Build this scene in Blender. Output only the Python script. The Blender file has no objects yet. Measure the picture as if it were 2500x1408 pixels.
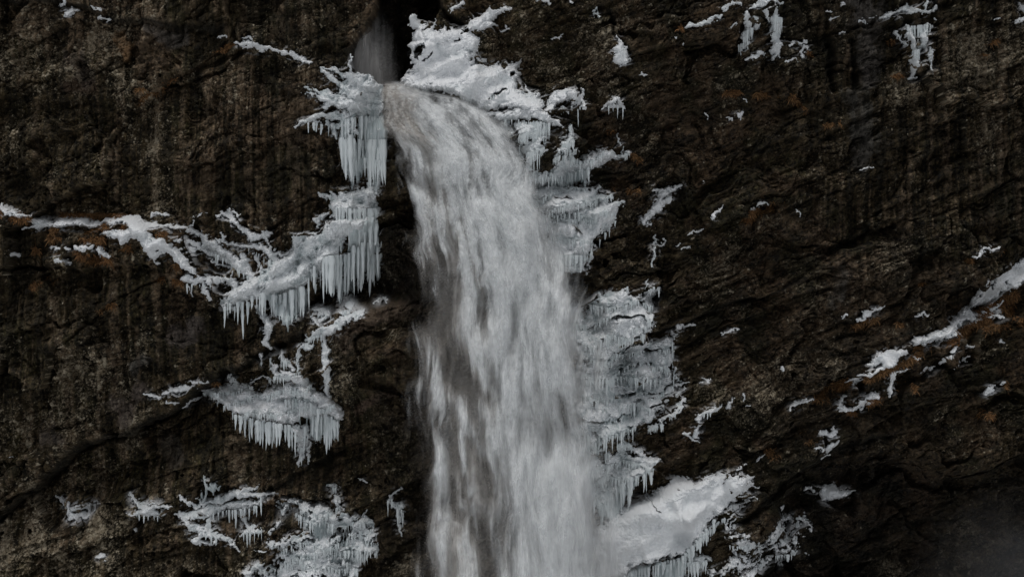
import bpy, math, random
import numpy as np
R_ = math.radians
scene = bpy.context.scene
COL = scene.collection

# ------------------------------------------------------------------ camera, sky, sun, exposure
DIST = 150.0
cam_d = bpy.data.cameras.new("camera")
cam = bpy.data.objects.new("camera", cam_d)
COL.objects.link(cam)
cam.location = (0, -DIST, 0)
cam.rotation_euler = (R_(90), 0, 0)
cam_d.sensor_width = 36
cam_d.lens = 36 * DIST / 50.0
cam_d.clip_end = 2000
scene.camera = cam

SUN_EL, SUN_AZ = 72, 200          # azimuth clockwise from +Y: behind and left of the camera
world = bpy.data.worlds.new("World")
scene.world = world
world.use_nodes = True
wn = world.node_tree
wn.nodes.clear()
sky = wn.nodes.new("ShaderNodeTexSky")
sky.sky_type = 'NISHITA'
sky.sun_disc = False
sky.sun_elevation = R_(SUN_EL)
sky.sun_rotation = R_(SUN_AZ)
sky.dust_density = 4
hs = wn.nodes.new("ShaderNodeHueSaturation")
hs.inputs["Saturation"].default_value = 0.22
bg = wn.nodes.new("ShaderNodeBackground")
bg.inputs["Strength"].default_value = 0.12
wo = wn.nodes.new("ShaderNodeOutputWorld")
wn.links.new(sky.outputs[0], hs.inputs["Color"])
wn.links.new(hs.outputs[0], bg.inputs["Color"])
wn.links.new(bg.outputs[0], wo.inputs["Surface"])
sl = bpy.data.lights.new("sun", 'SUN')
sl.energy = 0.6
sl.angle = R_(25)
sl.color = (1.0, 0.97, 0.93)
so = bpy.data.objects.new("sun", sl)
COL.objects.link(so)
so.rotation_euler = (R_(90 - SUN_EL), 0, R_(180 - SUN_AZ))
scene.view_settings.view_transform = 'Standard'
scene.view_settings.look = 'None'
scene.view_settings.gamma = 1
scene.view_settings.exposure = -0.34
scene.render.engine = 'CYCLES'
scene.cycles.transparent_max_bounces = 32
scene.cycles.max_bounces = 6
scene.cycles.use_denoising = True

# ------------------------------------------------------------------ coordinates
PX = 0.02                                   # metres per photograph pixel on the plane y = 0
def wx(px): return (px - 1250.0) * PX
def wz(py): return (704.0 - py) * PX
ORG = {1: (0, 0), 2: (700, 0), 3: (1600, 0), 4: (0, 450), 5: (800, 450), 6: (1600, 450), 7: (0, 900), 8: (800, 900), 9: (1600, 900)}
KC = 900 / 2499.0
def cp(n, X, Y):
    o = ORG[n]
    return wx(o[0] + X * KC), wz(o[1] + Y * KC)
RC = KC * PX
def S(n, *pts): return [(*cp(n, X, Y), r * RC) for X, Y, r in pts]      # stroke
def P(n, *pts): return [cp(n, X, Y) for X, Y in pts]                   # polygon

# ------------------------------------------------------------------ noise
f32 = np.float32
def fft_noise(nz, nx, g, Lx, Lz, ang=0.0, p=2.4, seed=0, hp=0.0):
    rs = np.random.RandomState(seed)
    F = np.fft.rfft2(rs.standard_normal((nz, nx)).astype(f32))
    kx = np.fft.rfftfreq(nx, g)[None, :]
    kz = np.fft.fftfreq(nz, g)[:, None]
    ca, sa = math.cos(R_(ang)), math.sin(R_(ang))
    a = (kx * ca + kz * sa) * Lx
    b = (-kx * sa + kz * ca) * Lz
    q = a * a + b * b
    A = (1 + q * 6) ** (-p / 2)
    if hp: A = A * q / (q + hp)
    F *= A
    F[0, 0] = 0
    n = np.fft.irfft2(F, (nz, nx)).astype(f32)
    return n / n.std()
def gblur(a, g, s):
    nz, nx = a.shape
    kx = np.fft.rfftfreq(nx, g)[None, :]; kz = np.fft.fftfreq(nz, g)[:, None]
    return np.fft.irfft2(np.fft.rfft2(a) * np.exp(-2 * (math.pi * s) ** 2 * (kx * kx + kz * kz)), (nz, nx)).astype(f32)
def bil(a, u, v, wrap=True):                # u: column, v: row
    nz, nx = a.shape
    u0 = np.floor(u); v0 = np.floor(v)
    fu = (u - u0).astype(f32); fv = (v - v0).astype(f32)
    i = u0.astype(np.int64); j = v0.astype(np.int64)
    if wrap:
        i0, i1, j0, j1 = i % nx, (i + 1) % nx, j % nz, (j + 1) % nz
    else:
        i0, i1 = np.clip(i, 0, nx - 1), np.clip(i + 1, 0, nx - 1)
        j0, j1 = np.clip(j, 0, nz - 1), np.clip(j + 1, 0, nz - 1)
    return (a[j0, i0] * (1 - fu) + a[j0, i1] * fu) * (1 - fv) + (a[j1, i0] * (1 - fu) + a[j1, i1] * fu) * fv
TILE = fft_noise(1024, 1024, 1.0, 64, 64, 0, 2.6, 5)            # feature size about 64 cells
TILE2 = fft_noise(1024, 1024, 1.0, 64, 64, 0, 4.0, 6)           # smoother
def tn(x, z, L, off=0, t=None):
    t = TILE if t is None else t
    k = 64.0 / L
    return bil(t, x * k + off * 137.3, z * k + off * 71.7)
def sstep(a, b, x):
    t = np.clip((x - a) / (b - a), 0, 1)
    return t * t * (3 - 2 * t)
def seg_d(x, z, a, b):
    dx, dz = b[0] - a[0], b[1] - a[1]
    L2 = dx * dx + dz * dz + 1e-9
    t = np.clip(((x - a[0]) * dx + (z - a[1]) * dz) / L2, 0, 1)
    return np.hypot(x - a[0] - t * dx, z - a[1] - t * dz), t
def poly_sd(x, z, pts):                     # positive inside
    d = np.full(x.shape, 1e9, f32); ins = np.zeros(x.shape, bool)
    for k in range(len(pts)):
        a, b = pts[k - 1], pts[k]
        d = np.minimum(d, seg_d(x, z, a, b)[0])
        if a[1] != b[1]:
            c = ((a[1] > z) != (b[1] > z)) & (x < (b[0] - a[0]) * (z - a[1]) / (b[1] - a[1]) + a[0])
            ins ^= c
    return np.where(ins, d, -d)
def line_sd(x, z, pts):                     # signed height above a left-to-right polyline, and distance
    xs = np.array([p[0] for p in pts]); zs = np.array([p[1] for p in pts])
    o = np.argsort(xs)
    return z - np.interp(x, xs[o], zs[o])

# ------------------------------------------------------------------ objects and materials
def tag(o, label=None, cat=None, group=None, kind=None):
    if label: o["label"] = label
    if cat: o["category"] = cat
    if group: o["group"] = group
    if kind: o["kind"] = kind
    return o
def mesh_obj(name, V, F, mat, parent=None, attrs=None, smooth=True, origin=None):
    V = np.asarray(V, f32); F = np.asarray(F, np.int32)
    if origin is not None: V = V - np.asarray(origin, f32)
    me = bpy.data.meshes.new(name)
    me.vertices.add(len(V)); me.vertices.foreach_set("co", V.ravel())
    n = F.shape[1]
    me.loops.add(F.size); me.loops.foreach_set("vertex_index", F.ravel())
    me.polygons.add(len(F))
    me.polygons.foreach_set("loop_start", np.arange(0, F.size, n, dtype=np.int32))
    me.polygons.foreach_set("loop_total", np.full(len(F), n, np.int32))
    me.polygons.foreach_set("use_smooth", np.full(len(F), smooth))
    for k, a in (attrs or {}).items():
        if a.ndim == 2:
            at = me.attributes.new(k, 'FLOAT_COLOR', 'POINT')
            c = np.ones((len(V), 4), f32); c[:, :3] = a
            at.data.foreach_set("color", c.ravel())
        else:
            at = me.attributes.new(k, 'FLOAT', 'POINT')
            at.data.foreach_set("value", a.astype(f32).ravel())
    me.update(); me.validate()
    me.materials.append(mat)
    o = bpy.data.objects.new(name, me)
    COL.objects.link(o)
    if origin is not None: o.location = origin
    if parent is not None: o.parent = parent; o.matrix_parent_inverse = parent.matrix_world.inverted()
    return o
def grid_faces(nz, nx):
    i = np.arange(nz * nx, dtype=np.int32).reshape(nz, nx)
    return np.stack([i[:-1, :-1], i[:-1, 1:], i[1:, 1:], i[1:, :-1]], -1).reshape(-1, 4)
def mat_new(name):
    m = bpy.data.materials.new(name); m.use_nodes = True
    nt = m.node_tree
    return m, nt, nt.nodes["Principled BSDF"]
def node(nt, t, **kw):
    n = nt.nodes.new(t)
    for k, v in kw.items(): setattr(n, k, v)
    return n
def m_rock():
    m, nt, b = mat_new("rock")
    at = node(nt, "ShaderNodeAttribute", attribute_name="col")
    tc = node(nt, "ShaderNodeTexCoord")
    n1 = node(nt, "ShaderNodeTexNoise"); n1.inputs["Scale"].default_value = 14; n1.inputs["Detail"].default_value = 6
    n1.inputs["Roughness"].default_value = 0.7
    nt.links.new(tc.outputs["Object"], n1.inputs["Vector"])
    mr = node(nt, "ShaderNodeMapRange")
    mr.inputs[1].default_value = 0.3; mr.inputs[2].default_value = 0.7; mr.inputs[3].default_value = 0.5; mr.inputs[4].default_value = 1.55
    nt.links.new(n1.outputs["Fac"], mr.inputs[0])
    mx = node(nt, "ShaderNodeVectorMath", operation='SCALE')
    nt.links.new(at.outputs["Color"], mx.inputs[0]); nt.links.new(mr.outputs[0], mx.inputs["Scale"])
    nt.links.new(mx.outputs[0], b.inputs["Base Color"])
    bp = node(nt, "ShaderNodeBump"); bp.inputs["Strength"].default_value = 0.7; bp.inputs["Distance"].default_value = 0.06
    nt.links.new(n1.outputs["Fac"], bp.inputs["Height"]); nt.links.new(bp.outputs[0], b.inputs["Normal"])
    b.inputs["Roughness"].default_value = 0.75
    b.inputs["Specular IOR Level"].default_value = 0.25
    return m
def m_snow():
    m, nt, b = mat_new("snow_and_ice")
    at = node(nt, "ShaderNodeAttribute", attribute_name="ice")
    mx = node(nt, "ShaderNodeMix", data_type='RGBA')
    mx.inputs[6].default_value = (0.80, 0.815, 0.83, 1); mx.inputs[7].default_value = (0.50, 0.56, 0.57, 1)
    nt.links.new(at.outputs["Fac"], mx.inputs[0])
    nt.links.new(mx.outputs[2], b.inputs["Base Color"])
    tc = node(nt, "ShaderNodeTexCoord")
    n1 = node(nt, "ShaderNodeTexNoise"); n1.inputs["Scale"].default_value = 9; n1.inputs["Detail"].default_value = 5
    nt.links.new(tc.outputs["Object"], n1.inputs["Vector"])
    bp = node(nt, "ShaderNodeBump"); bp.inputs["Strength"].default_value = 0.35; bp.inputs["Distance"].default_value = 0.05
    nt.links.new(n1.outputs["Fac"], bp.inputs["Height"]); nt.links.new(bp.outputs[0], b.inputs["Normal"])
    b.inputs["Roughness"].default_value = 0.55
    b.inputs["Specular IOR Level"].default_value = 0.3
    return m
def m_icicle():
    m, nt, b = mat_new("icicle_ice")
    b.inputs["Base Color"].default_value = (0.63, 0.68, 0.69, 1)
    b.inputs["Roughness"].default_value = 0.3
    return m
def m_water():
    m, nt, b = mat_new("falling_water")
    nt.nodes.remove(b)
    out = nt.nodes["Material Output"]
    al = node(nt, "ShaderNodeAttribute", attribute_name="dens")
    co = node(nt, "ShaderNodeAttribute", attribute_name="col")
    df = node(nt, "ShaderNodeBsdfDiffuse"); tl = node(nt, "ShaderNodeBsdfTranslucent"); tr = node(nt, "ShaderNodeBsdfTransparent")
    nt.links.new(co.outputs["Color"], df.inputs["Color"]); nt.links.new(co.outputs["Color"], tl.inputs["Color"])
    m1 = node(nt, "ShaderNodeMixShader"); m1.inputs[0].default_value = 0.3
    nt.links.new(df.outputs[0], m1.inputs[1]); nt.links.new(tl.outputs[0], m1.inputs[2])
    m2 = node(nt, "ShaderNodeMixShader")
    nt.links.new(al.outputs["Fac"], m2.inputs[0]); nt.links.new(tr.outputs[0], m2.inputs[1]); nt.links.new(m1.outputs[0], m2.inputs[2])
    nt.links.new(m2.outputs[0], out.inputs["Surface"])
    return m
def m_grass():
    m, nt, b = mat_new("dry_grass")
    at = node(nt, "ShaderNodeAttribute", attribute_name="col")
    nt.links.new(at.outputs["Color"], b.inputs["Base Color"])
    b.inputs["Roughness"].default_value = 0.8; b.inputs["Specular IOR Level"].default_value = 0.1
    return m
M_ROCK, M_SNOW, M_ICICLE, M_WATER, M_GRASS = m_rock(), m_snow(), m_icicle(), m_water(), m_grass()

# ------------------------------------------------------------------ the cliff
NX, NZ, G = 1920, 1152, 0.031
X0, Z0 = -NX * G / 2, -NZ * G / 2
xs = (X0 + np.arange(NX) * G).astype(f32); zs = (Z0 + np.arange(NZ) * G).astype(f32)
X, Z = np.meshgrid(xs, zs)
def N(Lx, Lz, ang=0, p=2.4, seed=0, hp=0.0): return fft_noise(NZ, NX, G, Lx, Lz, ang, p, seed, hp)
def facets(Lx, Lz, ang, seed, warp=0.35):
    ca, sa = math.cos(R_(ang)), math.sin(R_(ang))
    wx_ = WARP1 * warp; wz_ = WARP2 * warp
    a = ((X + wx_) * ca + (Z + wz_) * sa) / Lx; b = (-(X + wx_) * sa + (Z + wz_) * ca) / Lz
    rs = np.random.RandomState(seed)
    T = rs.random_sample((5, 256, 256)).astype(f32)
    ia, ib = np.floor(a).astype(np.int32), np.floor(b).astype(np.int32)
    best = np.full(a.shape, 9.0, f32); val = np.zeros(a.shape, f32)
    for di in (-1, 0, 1):
        for dj in (-1, 0, 1):
            ii, jj = (ia + di) & 255, (ib + dj) & 255
            da = a - (ia + di) - T[0][jj, ii]; db = b - (ib + dj) - T[1][jj, ii]
            d = da * da + db * db
            k = d < best
            v = (T[2][jj, ii] - .5) * 1.2 + (T[3][jj, ii] - .5) * 1.6 * da + (T[4][jj, ii] - .5) * 1.6 * db
            best = np.where(k, d, best); val = np.where(k, v, val)
    return val
WARP1, WARP2 = N(1.5, 1.5, 0, 2.6, 1) , N(1.5, 1.5, 0, 2.6, 2)
pxX, pyZ = X / PX + 1250, 704 - Z / PX                       # photograph pixels of each grid point
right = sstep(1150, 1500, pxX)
vert = np.clip((1 - right) * sstep(1150, 700, pxX) * 0.9 + right * sstep(1800, 2150, pxX) * sstep(900, 500, pyZ), 0, 1)
Y = N(9, 7, 0, 3.0, 3) * 0.45
Y += facets(7.0, 3.2, 26, 10, .8) * 1.35 + facets(3.0, 1.5, 24, 11) * 0.80
def beds(period, amp, ang, seed, wob, gate):                  # beds that lean out downwards and are undercut at their foot
    ca, sa = math.cos(R_(ang)), math.sin(R_(ang))
    q = ((-X * sa + Z * ca) + N(4, 1.2, ang, 2.8, seed) * wob) / period
    f = q - np.floor(q)
    h = np.random.RandomState(seed).random_sample(4096).astype(f32)[np.floor(q).astype(np.int32) & 4095]
    g_ = sstep(gate - .5, gate + .5, N(3.5, .9, ang, 2.6, seed + 1) + h * 1.5 - .7)
    return amp * g_ * (f - .5 - 1.0 * (1 - sstep(0, .07, f)) * f / .07 * 0 + (1 - sstep(0.0, .10, f)) * 1.1)
Y += beds(3.6, .75, 25, 41, .55, .1) + beds(1.25, .30, 21, 43, .28, .1) + beds(.5, .06, 18, 45, .14, .2) * (.4 + .6 * right)
Y += (facets(1.1, 0.5, 22, 12) * right + facets(0.7, 1.2, 8, 13) * (1 - right)) * 0.30
Y += (facets(0.42, 0.2, 20, 14) * right + facets(0.28, 0.4, 10, 15) * (1 - right)) * 0.14
strata = np.abs(N(2.6, 0.28, 22, 2.4, 21)); Y += (strata - .7) * 0.10 * (0.35 + 0.65 * right)
flute = N(0.16, 2.6, 0, 2.4, 22); Y += flute * 0.085 * vert
crk = np.abs(N(0.9, 0.35, 18, 2.3, 25)); crk2 = np.abs(N(0.35, 0.7, 0, 2.3, 26))
Y += N(0.5, 0.3, 20, 2.1, 23) * 0.06 + N(0.12, 0.12, 0, 1.9, 24) * 0.03
Y += sstep(.16, 0, crk) * .16 + sstep(.14, 0, crk2) * .10
# hand placed features: (+ is into the rock)
def groove(pts, w, depth):
    global Y
    m = np.full(X.shape, 9, f32)
    for k in range(len(pts) - 1): m = np.minimum(m, seg_d(WXW, WZW, pts[k], pts[k + 1])[0])
    q = np.exp(-(m / w) ** 2); Y += depth * q
    return q
WXW, WZW = X + WARP1 * 0.12, Z + WARP2 * 0.12
def poly_soft(pts, soft): return sstep(-soft, soft, poly_sd(WXW, WZW, pts))
def step_below(pts, depth, reach):                            # rock set back under a line, fading out downwards
    xs_ = [p[0] for p in pts]
    h = -line_sd(WXW, WZW, pts)
    w = sstep(min(xs_) - .5, min(xs_) + .5, WXW) * sstep(max(xs_) + .5, max(xs_) - .5, WXW)
    return depth * w * sstep(0, 0.18, h) * np.clip(1 - h / reach, 0, 1)
def step_above(pts, depth, reach):                            # a ledge: rock above the line set back
    xs_ = [p[0] for p in pts]
    h = line_sd(WXW, WZW, pts)
    w = sstep(min(xs_) - .5, min(xs_) + .5, WXW) * sstep(max(xs_) + .5, max(xs_) - .5, WXW)
    return depth * w * sstep(-0.1, 0.5, h) * np.clip(1 - h / reach, 0, 1)
crack = P(7, (-300, 1250), (0, 1010), (240, 820), (480, 590), (750, 440), (900, 410), (1200, 220), (1400, 100), (1560, 10)) + P(4, (1700, 1180), (1900, 1060), (2060, 1030))
Y += step_below(crack[:-4], 2.0, 4.5) + step_below(crack[-5:], .45, 1.5)
Y += step_below(P(1, (-200, -80), (380, 20), (530, 55), (720, 110), (900, 150), (1300, 185), (1480, 230)), 1.0, 2.0)
Y += step_below(P(1, (-200, 720), (0, 715), (330, 690), (700, 690), (960, 640), (1200, 520), (1580, 310)), 0.35, 1.5)
Y += step_above(P(4, (-300, 150), (0, 200), (400, 290), (900, 300), (1250, 400)), 0.8, 3.0)
Y += step_below(P(4, (-300, 560), (0, 560), (400, 560), (1000, 560), (1250, 700), (1520, 850)), 1.1, 3.0)
Y += step_below(P(3, (0, 330), (400, 230), (900, 60)), 0.3, 1.0)
Y += step_below(P(3, (1000, 210), (1500, 160), (1900, 120), (2499, 40)), 0.4, 1.0)
Y += step_below(P(6, (-100, 1050), (0, 1010), (480, 850), (900, 700)), 0.55, 1.5)
Y += step_above(P(6, (1700, 1180), (2000, 1060), (2250, 860), (2600, 620)), 0.9, 3.0)
Y += step_below(P(6, (1200, 1040), (1600, 880), (2000, 820), (2400, 700)), 0.4, 1.2)
Y += step_above(P(9, (850, 330), (1250, 300), (1500, 190)), 0.5, 2.0)
recess = poly_soft(P(9, (700, 1500), (820, 1000), (1000, 700), (1400, 560), (1800, 700), (2300, 720), (2800, 560), (2800, 1700)), 0.9)
Y += recess * 3.2
alc = poly_soft(P(5, (260, 330), (560, 150), (600, 800), (400, 780), (250, 830), (-200, 820), (-20, 700)), 0.35)
Y += alc * 1.5
Y += poly_soft(P(8, (0, 150), (300, 120), (620, 120), (700, 1600), (330, 1600), (420, 800), (0, 820), (-250, 500)), 0.5) * 1.1
Y += poly_soft(P(5, (1540, 640), (1720, 620), (1850, 700), (1760, 780), (1700, 860), (1560, 900)), 0.2) * 1.4
Y += poly_soft(P(8, (1950, 980), (2100, 800), (2290, 640), (2499, 560), (2499, 720), (2100, 920)), 0.2) * 1.0
bump = poly_soft(P(5, (20, 960), (260, 830), (560, 760), (640, 1000), (620, 1300), (200, 1500), (0, 1400)), 0.6)
Y -= bump * 1.0
lip = poly_soft(P(2, (640, 600), (700, 570), (900, 620), (1150, 640), (1420, 860), (1500, 1050), (1200, 1300), (860, 1030), (690, 860)), 0.25)
Y -= lip * 0.4
behind = poly_soft(P(2, (860, 1030), (1300, 950), (1650, 1408)) + P(8, (1800, 1700), (600, 1700), (600, 300)) + P(5, (560, 760)), 0.8)
Y += behind * 0.9
slot_poly = P(2, (620, -260), (1000, -260), (1040, 0), (1020, 150), (850, 110), (850, 200), (805, 340), (830, 450), (765, 560), (760, 605), (640, 590), (440, 520), (425, 400), (470, 270), (560, 120))
slot = poly_soft(slot_poly, 0.16)
grv = groove(crack, .2, .9)
grv = np.maximum(grv, groove(P(1, (-200, -80), (380, 20), (530, 55), (720, 110), (900, 150), (1300, 185), (1480, 230)), .14, .5))
grv = np.maximum(grv, groove(P(6, (-40, 1030), (240, 950), (480, 850), (720, 790), (1000, 640)), .10, .4))
grv = np.maximum(grv, groove(P(2, (1040, 40), (1090, 140), (1180, 190)), .13, .6))
grv = np.maximum(grv, groove(P(2, (2190, 60), (2230, 230), (2330, 350)), .10, .4))
grv = np.maximum(grv, groove(P(3, (1190, 260), (1215, 430), (1250, 600)), .22, .5))
grv = np.maximum(grv, groove(P(3, (1335, 240), (1350, 430), (1380, 620)), .14, .4))
grv = np.maximum(grv, groove(P(9, (620, 1020), (980, 720), (1250, 560), (1600, 470)), .2, .7))
grv = np.maximum(grv, groove(P(7, (1480, 1000), (1950, 760), (2300, 560)), .12, .4))
YNS = Y.copy()
Y += slot * 5.0
for (n_, a_, r_, d_) in ((2, ((1040, 60), (1120, 170), (1200, 200)), 14, .5), (3, ((30, 90), (240, 90), (270, 200)), 20, .3), (3, ((1200, 60), (1210, 300), (1260, 620)), 40, .5), (3, ((1340, 250), (1370, 600)), 25, .4), (3, ((1560, 250), (1590, 420)), 30, .4), (7, ((920, 440), (940, 700)), 28, .25), (7, ((1160, 440), (1160, 690)), 22, .25), (4, ((620, 0), (700, 180)), 50, .3), (1, ((520, 300), (500, 600)), 25, .2)):
    for k in range(len(a_) - 1):
        d = seg_d(WXW, WZW, cp(n_, *a_[k]), cp(n_, *a_[k + 1]))[0]
        Y += d_ * sstep(r_ * RC, 0, d)
YS = gblur(YNS, G, 0.16); YS -= .7 * np.minimum(np.sqrt(np.maximum(gblur((YNS - YS) ** 2, G, .16), 0)), .2)                                        # smooth rock that snow settles on

# colour of the rock itself
def mixc(c, m, col): return c * (1 - m[..., None]) + np.array(col, f32) * m[..., None]
big = N(5, 4, 0, 2.6, 31); med = N(0.9, 1.1, 10, 2.2, 32); strk = N(0.14, 3.2, 0, 2.2, 33); strk2 = N(0.3, 4.5, 0, 2.4, 34); sp = N(0.06, 0.06, 0, 1.2, 35)
dg = N(2.0, 0.25, 22, 2.2, 36)
C = np.empty((NZ, NX, 3), f32); C[:] = (0.047, 0.0375, 0.0225)
huge = N(11, 8, 30, 3.0, 40)
C = mixc(C, sstep(-.3, 1.2, med + big * .6) * .85, (0.029, 0.027, 0.0125))             # moss
C = mixc(C, sstep(.4, 1.7, big - med * .5 + right * .3) * .75, (0.072, 0.051, 0.035))  # reddish bare rock
C = mixc(C, sstep(.1, 1.3, strk + strk2 * .6 + .5 * big) * vert * .8, (0.112, 0.089, 0.068))   # pale run-off streaks
C = mixc(C, sstep(.2, 1.1, -strk - strk2 * .6) * vert * .9, (0.014, 0.012, 0.007))     # black wet streaks
C = mixc(C, sstep(.5, 1.6, dg) * (1 - vert) * .6, (0.070, 0.054, 0.038))
C = mixc(C, sstep(.4, 1.5, -dg) * .6, (0.016, 0.014, 0.008))
C = mixc(C, sstep(.3, 1.8, -huge + .5 * med - .3 * (1 - right)) * .6, (0.013, 0.012, 0.007))          # seeping dark areas
fg = N(0.10, 0.10, 0, 1.7, 37); fg2 = N(0.3, 0.22, 15, 2.0, 38)
rough = sstep(-1.0, 1.0, tn(X, Z, 2.6, 8) + .3 * big)
C *= np.clip(1 + (.14 + .24 * rough) * fg + .25 * fg2, .25, 2.4)[..., None]            # grain of the stone
lp = tn(X, Z, 1.5, 3) + .5 * strk2 * vert + .35 * fg2 + .4 * huge
C = mixc(C, sstep(1.3, 1.95, sp + .8 * lp - .35) * .8, (0.23, 0.21, 0.175))            # lichen spots
sp2 = N(0.16, 0.16, 0, 1.8, 39)
C = mixc(C, sstep(2.1, 2.5, sp2 + .5 * lp) * .9, (0.34, 0.325, 0.285))                 # larger lichen
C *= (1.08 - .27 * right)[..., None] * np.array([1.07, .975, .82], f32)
def paint(n, col, s, *pts):
    global C
    st = S(n, *pts); m = np.full(X.shape, -9, f32)
    for k in range(len(st) - 1):
        d, t = seg_d(WXW, WZW, st[k], st[k + 1]); r = st[k][2] * (1 - t) + st[k + 1][2] * t
        m = np.maximum(m, 1 - d / np.maximum(r, 1e-3))
    m = sstep(0, .8, m + (med * .2 + fg2 * .2) * (m > -.4)) * s
    C = mixc(C, m, col)
paint(1, (0.16, 0.09, 0.04), .7, (790, 220, 70), (840, 330, 70), (820, 400, 40))
paint(1, (0.13, 0.115, 0.10), .8, (1010, 220, 80), (1130, 250, 90), (1260, 230, 50))
paint(1, (0.10, 0.065, 0.045), .6, (430, 600, 60), (600, 610, 60))
paint(1, (0.10, 0.078, 0.065), .5, (480, 400, 90), (560, 540, 80))
paint(7, (0.115, 0.092, 0.078), .75, (760, 240, 100), (840, 330, 80), (950, 120, 80))
paint(7, (0.10, 0.085, 0.07), .6, (1100, 480, 80), (1190, 640, 60))
paint(7, (0.10, 0.082, 0.07), .6, (330, 440, 90), (420, 480, 70))
paint(4, (0.12, 0.10, 0.088), .7, (1250, 1010, 90), (1330, 960, 60))
paint(4, (0.14, 0.13, 0.115), .7, (920, 1230, 80), (960, 1180, 60))
paint(3, (0.105, 0.095, 0.085), .75, (1440, 60, 110), (1440, 330, 100), (1430, 560, 80))
paint(3, (0.09, 0.085, 0.075), .6, (1400, 700, 110), (1420, 980, 110), (1370, 1080, 60))
paint(6, (0.12, 0.11, 0.095), .6, (1260, 560, 60), (1240, 800, 70))
paint(5, (0.085, 0.06, 0.042), .75, (150, 1000, 160), (400, 860, 120), (560, 800, 90))
paint(8, (0.11, 0.075, 0.055), .7, (200, 330, 30), (280, 290, 30), (450, 170, 50))
GR = [(4,(20,200,34),(120,220,34),(220,250,22)), (4,(130,330,36),(250,330,40),(400,320,40),(550,310,36),(680,300,30),(800,290,26),(900,300,22)), (4,(1060,320,22),(1140,330,26),(1220,340,22)), (4,(800,420,26),(900,420,30),(980,430,38)),
    (4,(220,450,18),(350,460,22),(450,470,18)), (4,(560,480,22),(650,510,30),(800,520,22)), (4,(1130,520,34),(1200,530,34),(1240,560,26)), (4,(220,700,24),(280,660,24),(370,650,16)), (4,(205,615,14),(215,625,14)), (4,(700,860,18),(800,810,16)), (4,(1080,640,14),(1160,630,16)), (4,(1200,650,12),(1260,670,14)), (4,(400,205,10),(700,215,14),(900,215,12)), (4,(600,380,20),(750,390,24)),(4,(300,380,24),(480,370,24)),
    (6,(640,200,24),(750,165,32),(870,140,22)), (6,(560,260,12),(700,220,16)), (6,(1000,225,14),(1030,270,10)), (6,(1330,960,22),(1450,930,24),(1550,880,16)), (6,(1640,950,16),(1660,960,14)), (6,(2230,880,32),(2350,830,34),(2499,740,34)), (6,(2520,900,60),(2200,960,30),(2000,1060,30),(1750,1110,20)), (6,(2300,445,10),(2390,460,14)), (6,(2110,520,12),(2170,520,10)), (6,(1750,690,18),(1820,680,14)), (6,(2100,1000,30),(2300,920,40),(2480,830,40)), (6,(1500,1290,16),(1700,1200,16),(1800,1140,18)), (6,(1200,1400,20),(1330,1370,22)),
    (9,(1100,200,30),(1200,130,32),(1330,95,22),(1500,50,16)), (9,(1150,190,40),(1230,190,36)), (9,(1510,190,28),(1400,290,20),(1300,310,14)), (9,(1020,480,34),(1150,450,24)), (9,(2210,340,36),(2280,320,30)), (9,(2370,120,18),(2390,110,18)), (9,(1640,140,36),(1750,130,28)), (9,(760,560,20),(820,600,26)),
    (3,(150,205,22),(200,210,22)), (3,(480,625,12),(580,620,14)), (3,(690,630,12),(760,630,13),(930,640,16),(1000,700,18),(1040,740,9)), (3,(250,755,9),(290,755,9)), (3,(1160,845,10),(1280,830,9)), (3,(2240,300,18),(2400,250,15)), (3,(2200,380,8),(2280,380,8)), (3,(1600,265,10),(1640,262,8)), (3,(1040,350,12),(1060,370,10)), (3,(1620,510,8),(1700,505,8)),
    (2,(2170,885,12),(2230,888,10)), (2,(2345,1045,12),(2400,1090,8)), (2,(2220,1290,16),(2400,1300,12)),
    (1,(1580,300,7),(1450,370,10),(1330,460,12),(1200,530,11),(1100,600,9),(960,690,7)), (1,(1000,610,6),(920,640,6)), (1,(1380,465,10),(1440,465,9)), (7,(1420,110,10),(1470,100,12))]
for g_ in GR: paint(g_[0], (0.056, 0.036, 0.020), .5, *[(p[0], p[1], p[2] * 1.25) for p in g_[1:]])
C = mixc(C, grv * .85, (.010, .009, .006))
wet = np.clip(alc * .9 + slot + poly_soft(P(8, (330, 150), (700, 100), (700, 1500), (300, 1500)), .6) * .6 + recess * .75, 0, 1)  # wet rock beside the water, plus shade painted into the slot and recess
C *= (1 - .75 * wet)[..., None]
C = mixc(C, behind * .7, (0.050, 0.042, 0.034))

V = np.stack([X, Y, Z], -1).reshape(-1, 3)
F = grid_faces(NZ, NX)
# edges carried on beyond the frame: down to the valley floor, back over the top, out to the sides
def skirt(line, vecs):
    rows = [line] + [line + np.array(v, f32) for v in vecs]
    return np.stack(rows)
extraV, extraF, extraC = [V], [F], [C.reshape(-1, 3)]
base = len(V)
for line, cl, vecs, flip in ((V.reshape(NZ, NX, 3)[0], C[0], [(0, -.6, -4), (0, -1.5, -10), (0, -4, -22)], True),
                             (V.reshape(NZ, NX, 3)[-1], C[-1], [(0, 1, 3), (0, 6, 8), (0, 30, 14)], False),
                             (V.reshape(NZ, NX, 3)[:, 0], C[:, 0], [(-6, -1, 0), (-25, -2, 0)], False),
                             (V.reshape(NZ, NX, 3)[:, -1], C[:, -1], [(6, -1, 0), (25, -2, 0)], True)):
    s_ = skirt(line, vecs); f_ = grid_faces(s_.shape[0], s_.shape[1]) + base
    extraV.append(s_.reshape(-1, 3)); extraF.append(f_[:, ::-1] if flip else f_); extraC.append(np.tile(cl, (s_.shape[0], 1)))
    base += s_.shape[0] * s_.shape[1]
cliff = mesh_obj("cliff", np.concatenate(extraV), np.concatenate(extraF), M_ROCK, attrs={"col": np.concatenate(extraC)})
tag(cliff, "dark wet rock face behind the waterfall", "cliff", kind="structure")

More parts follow.
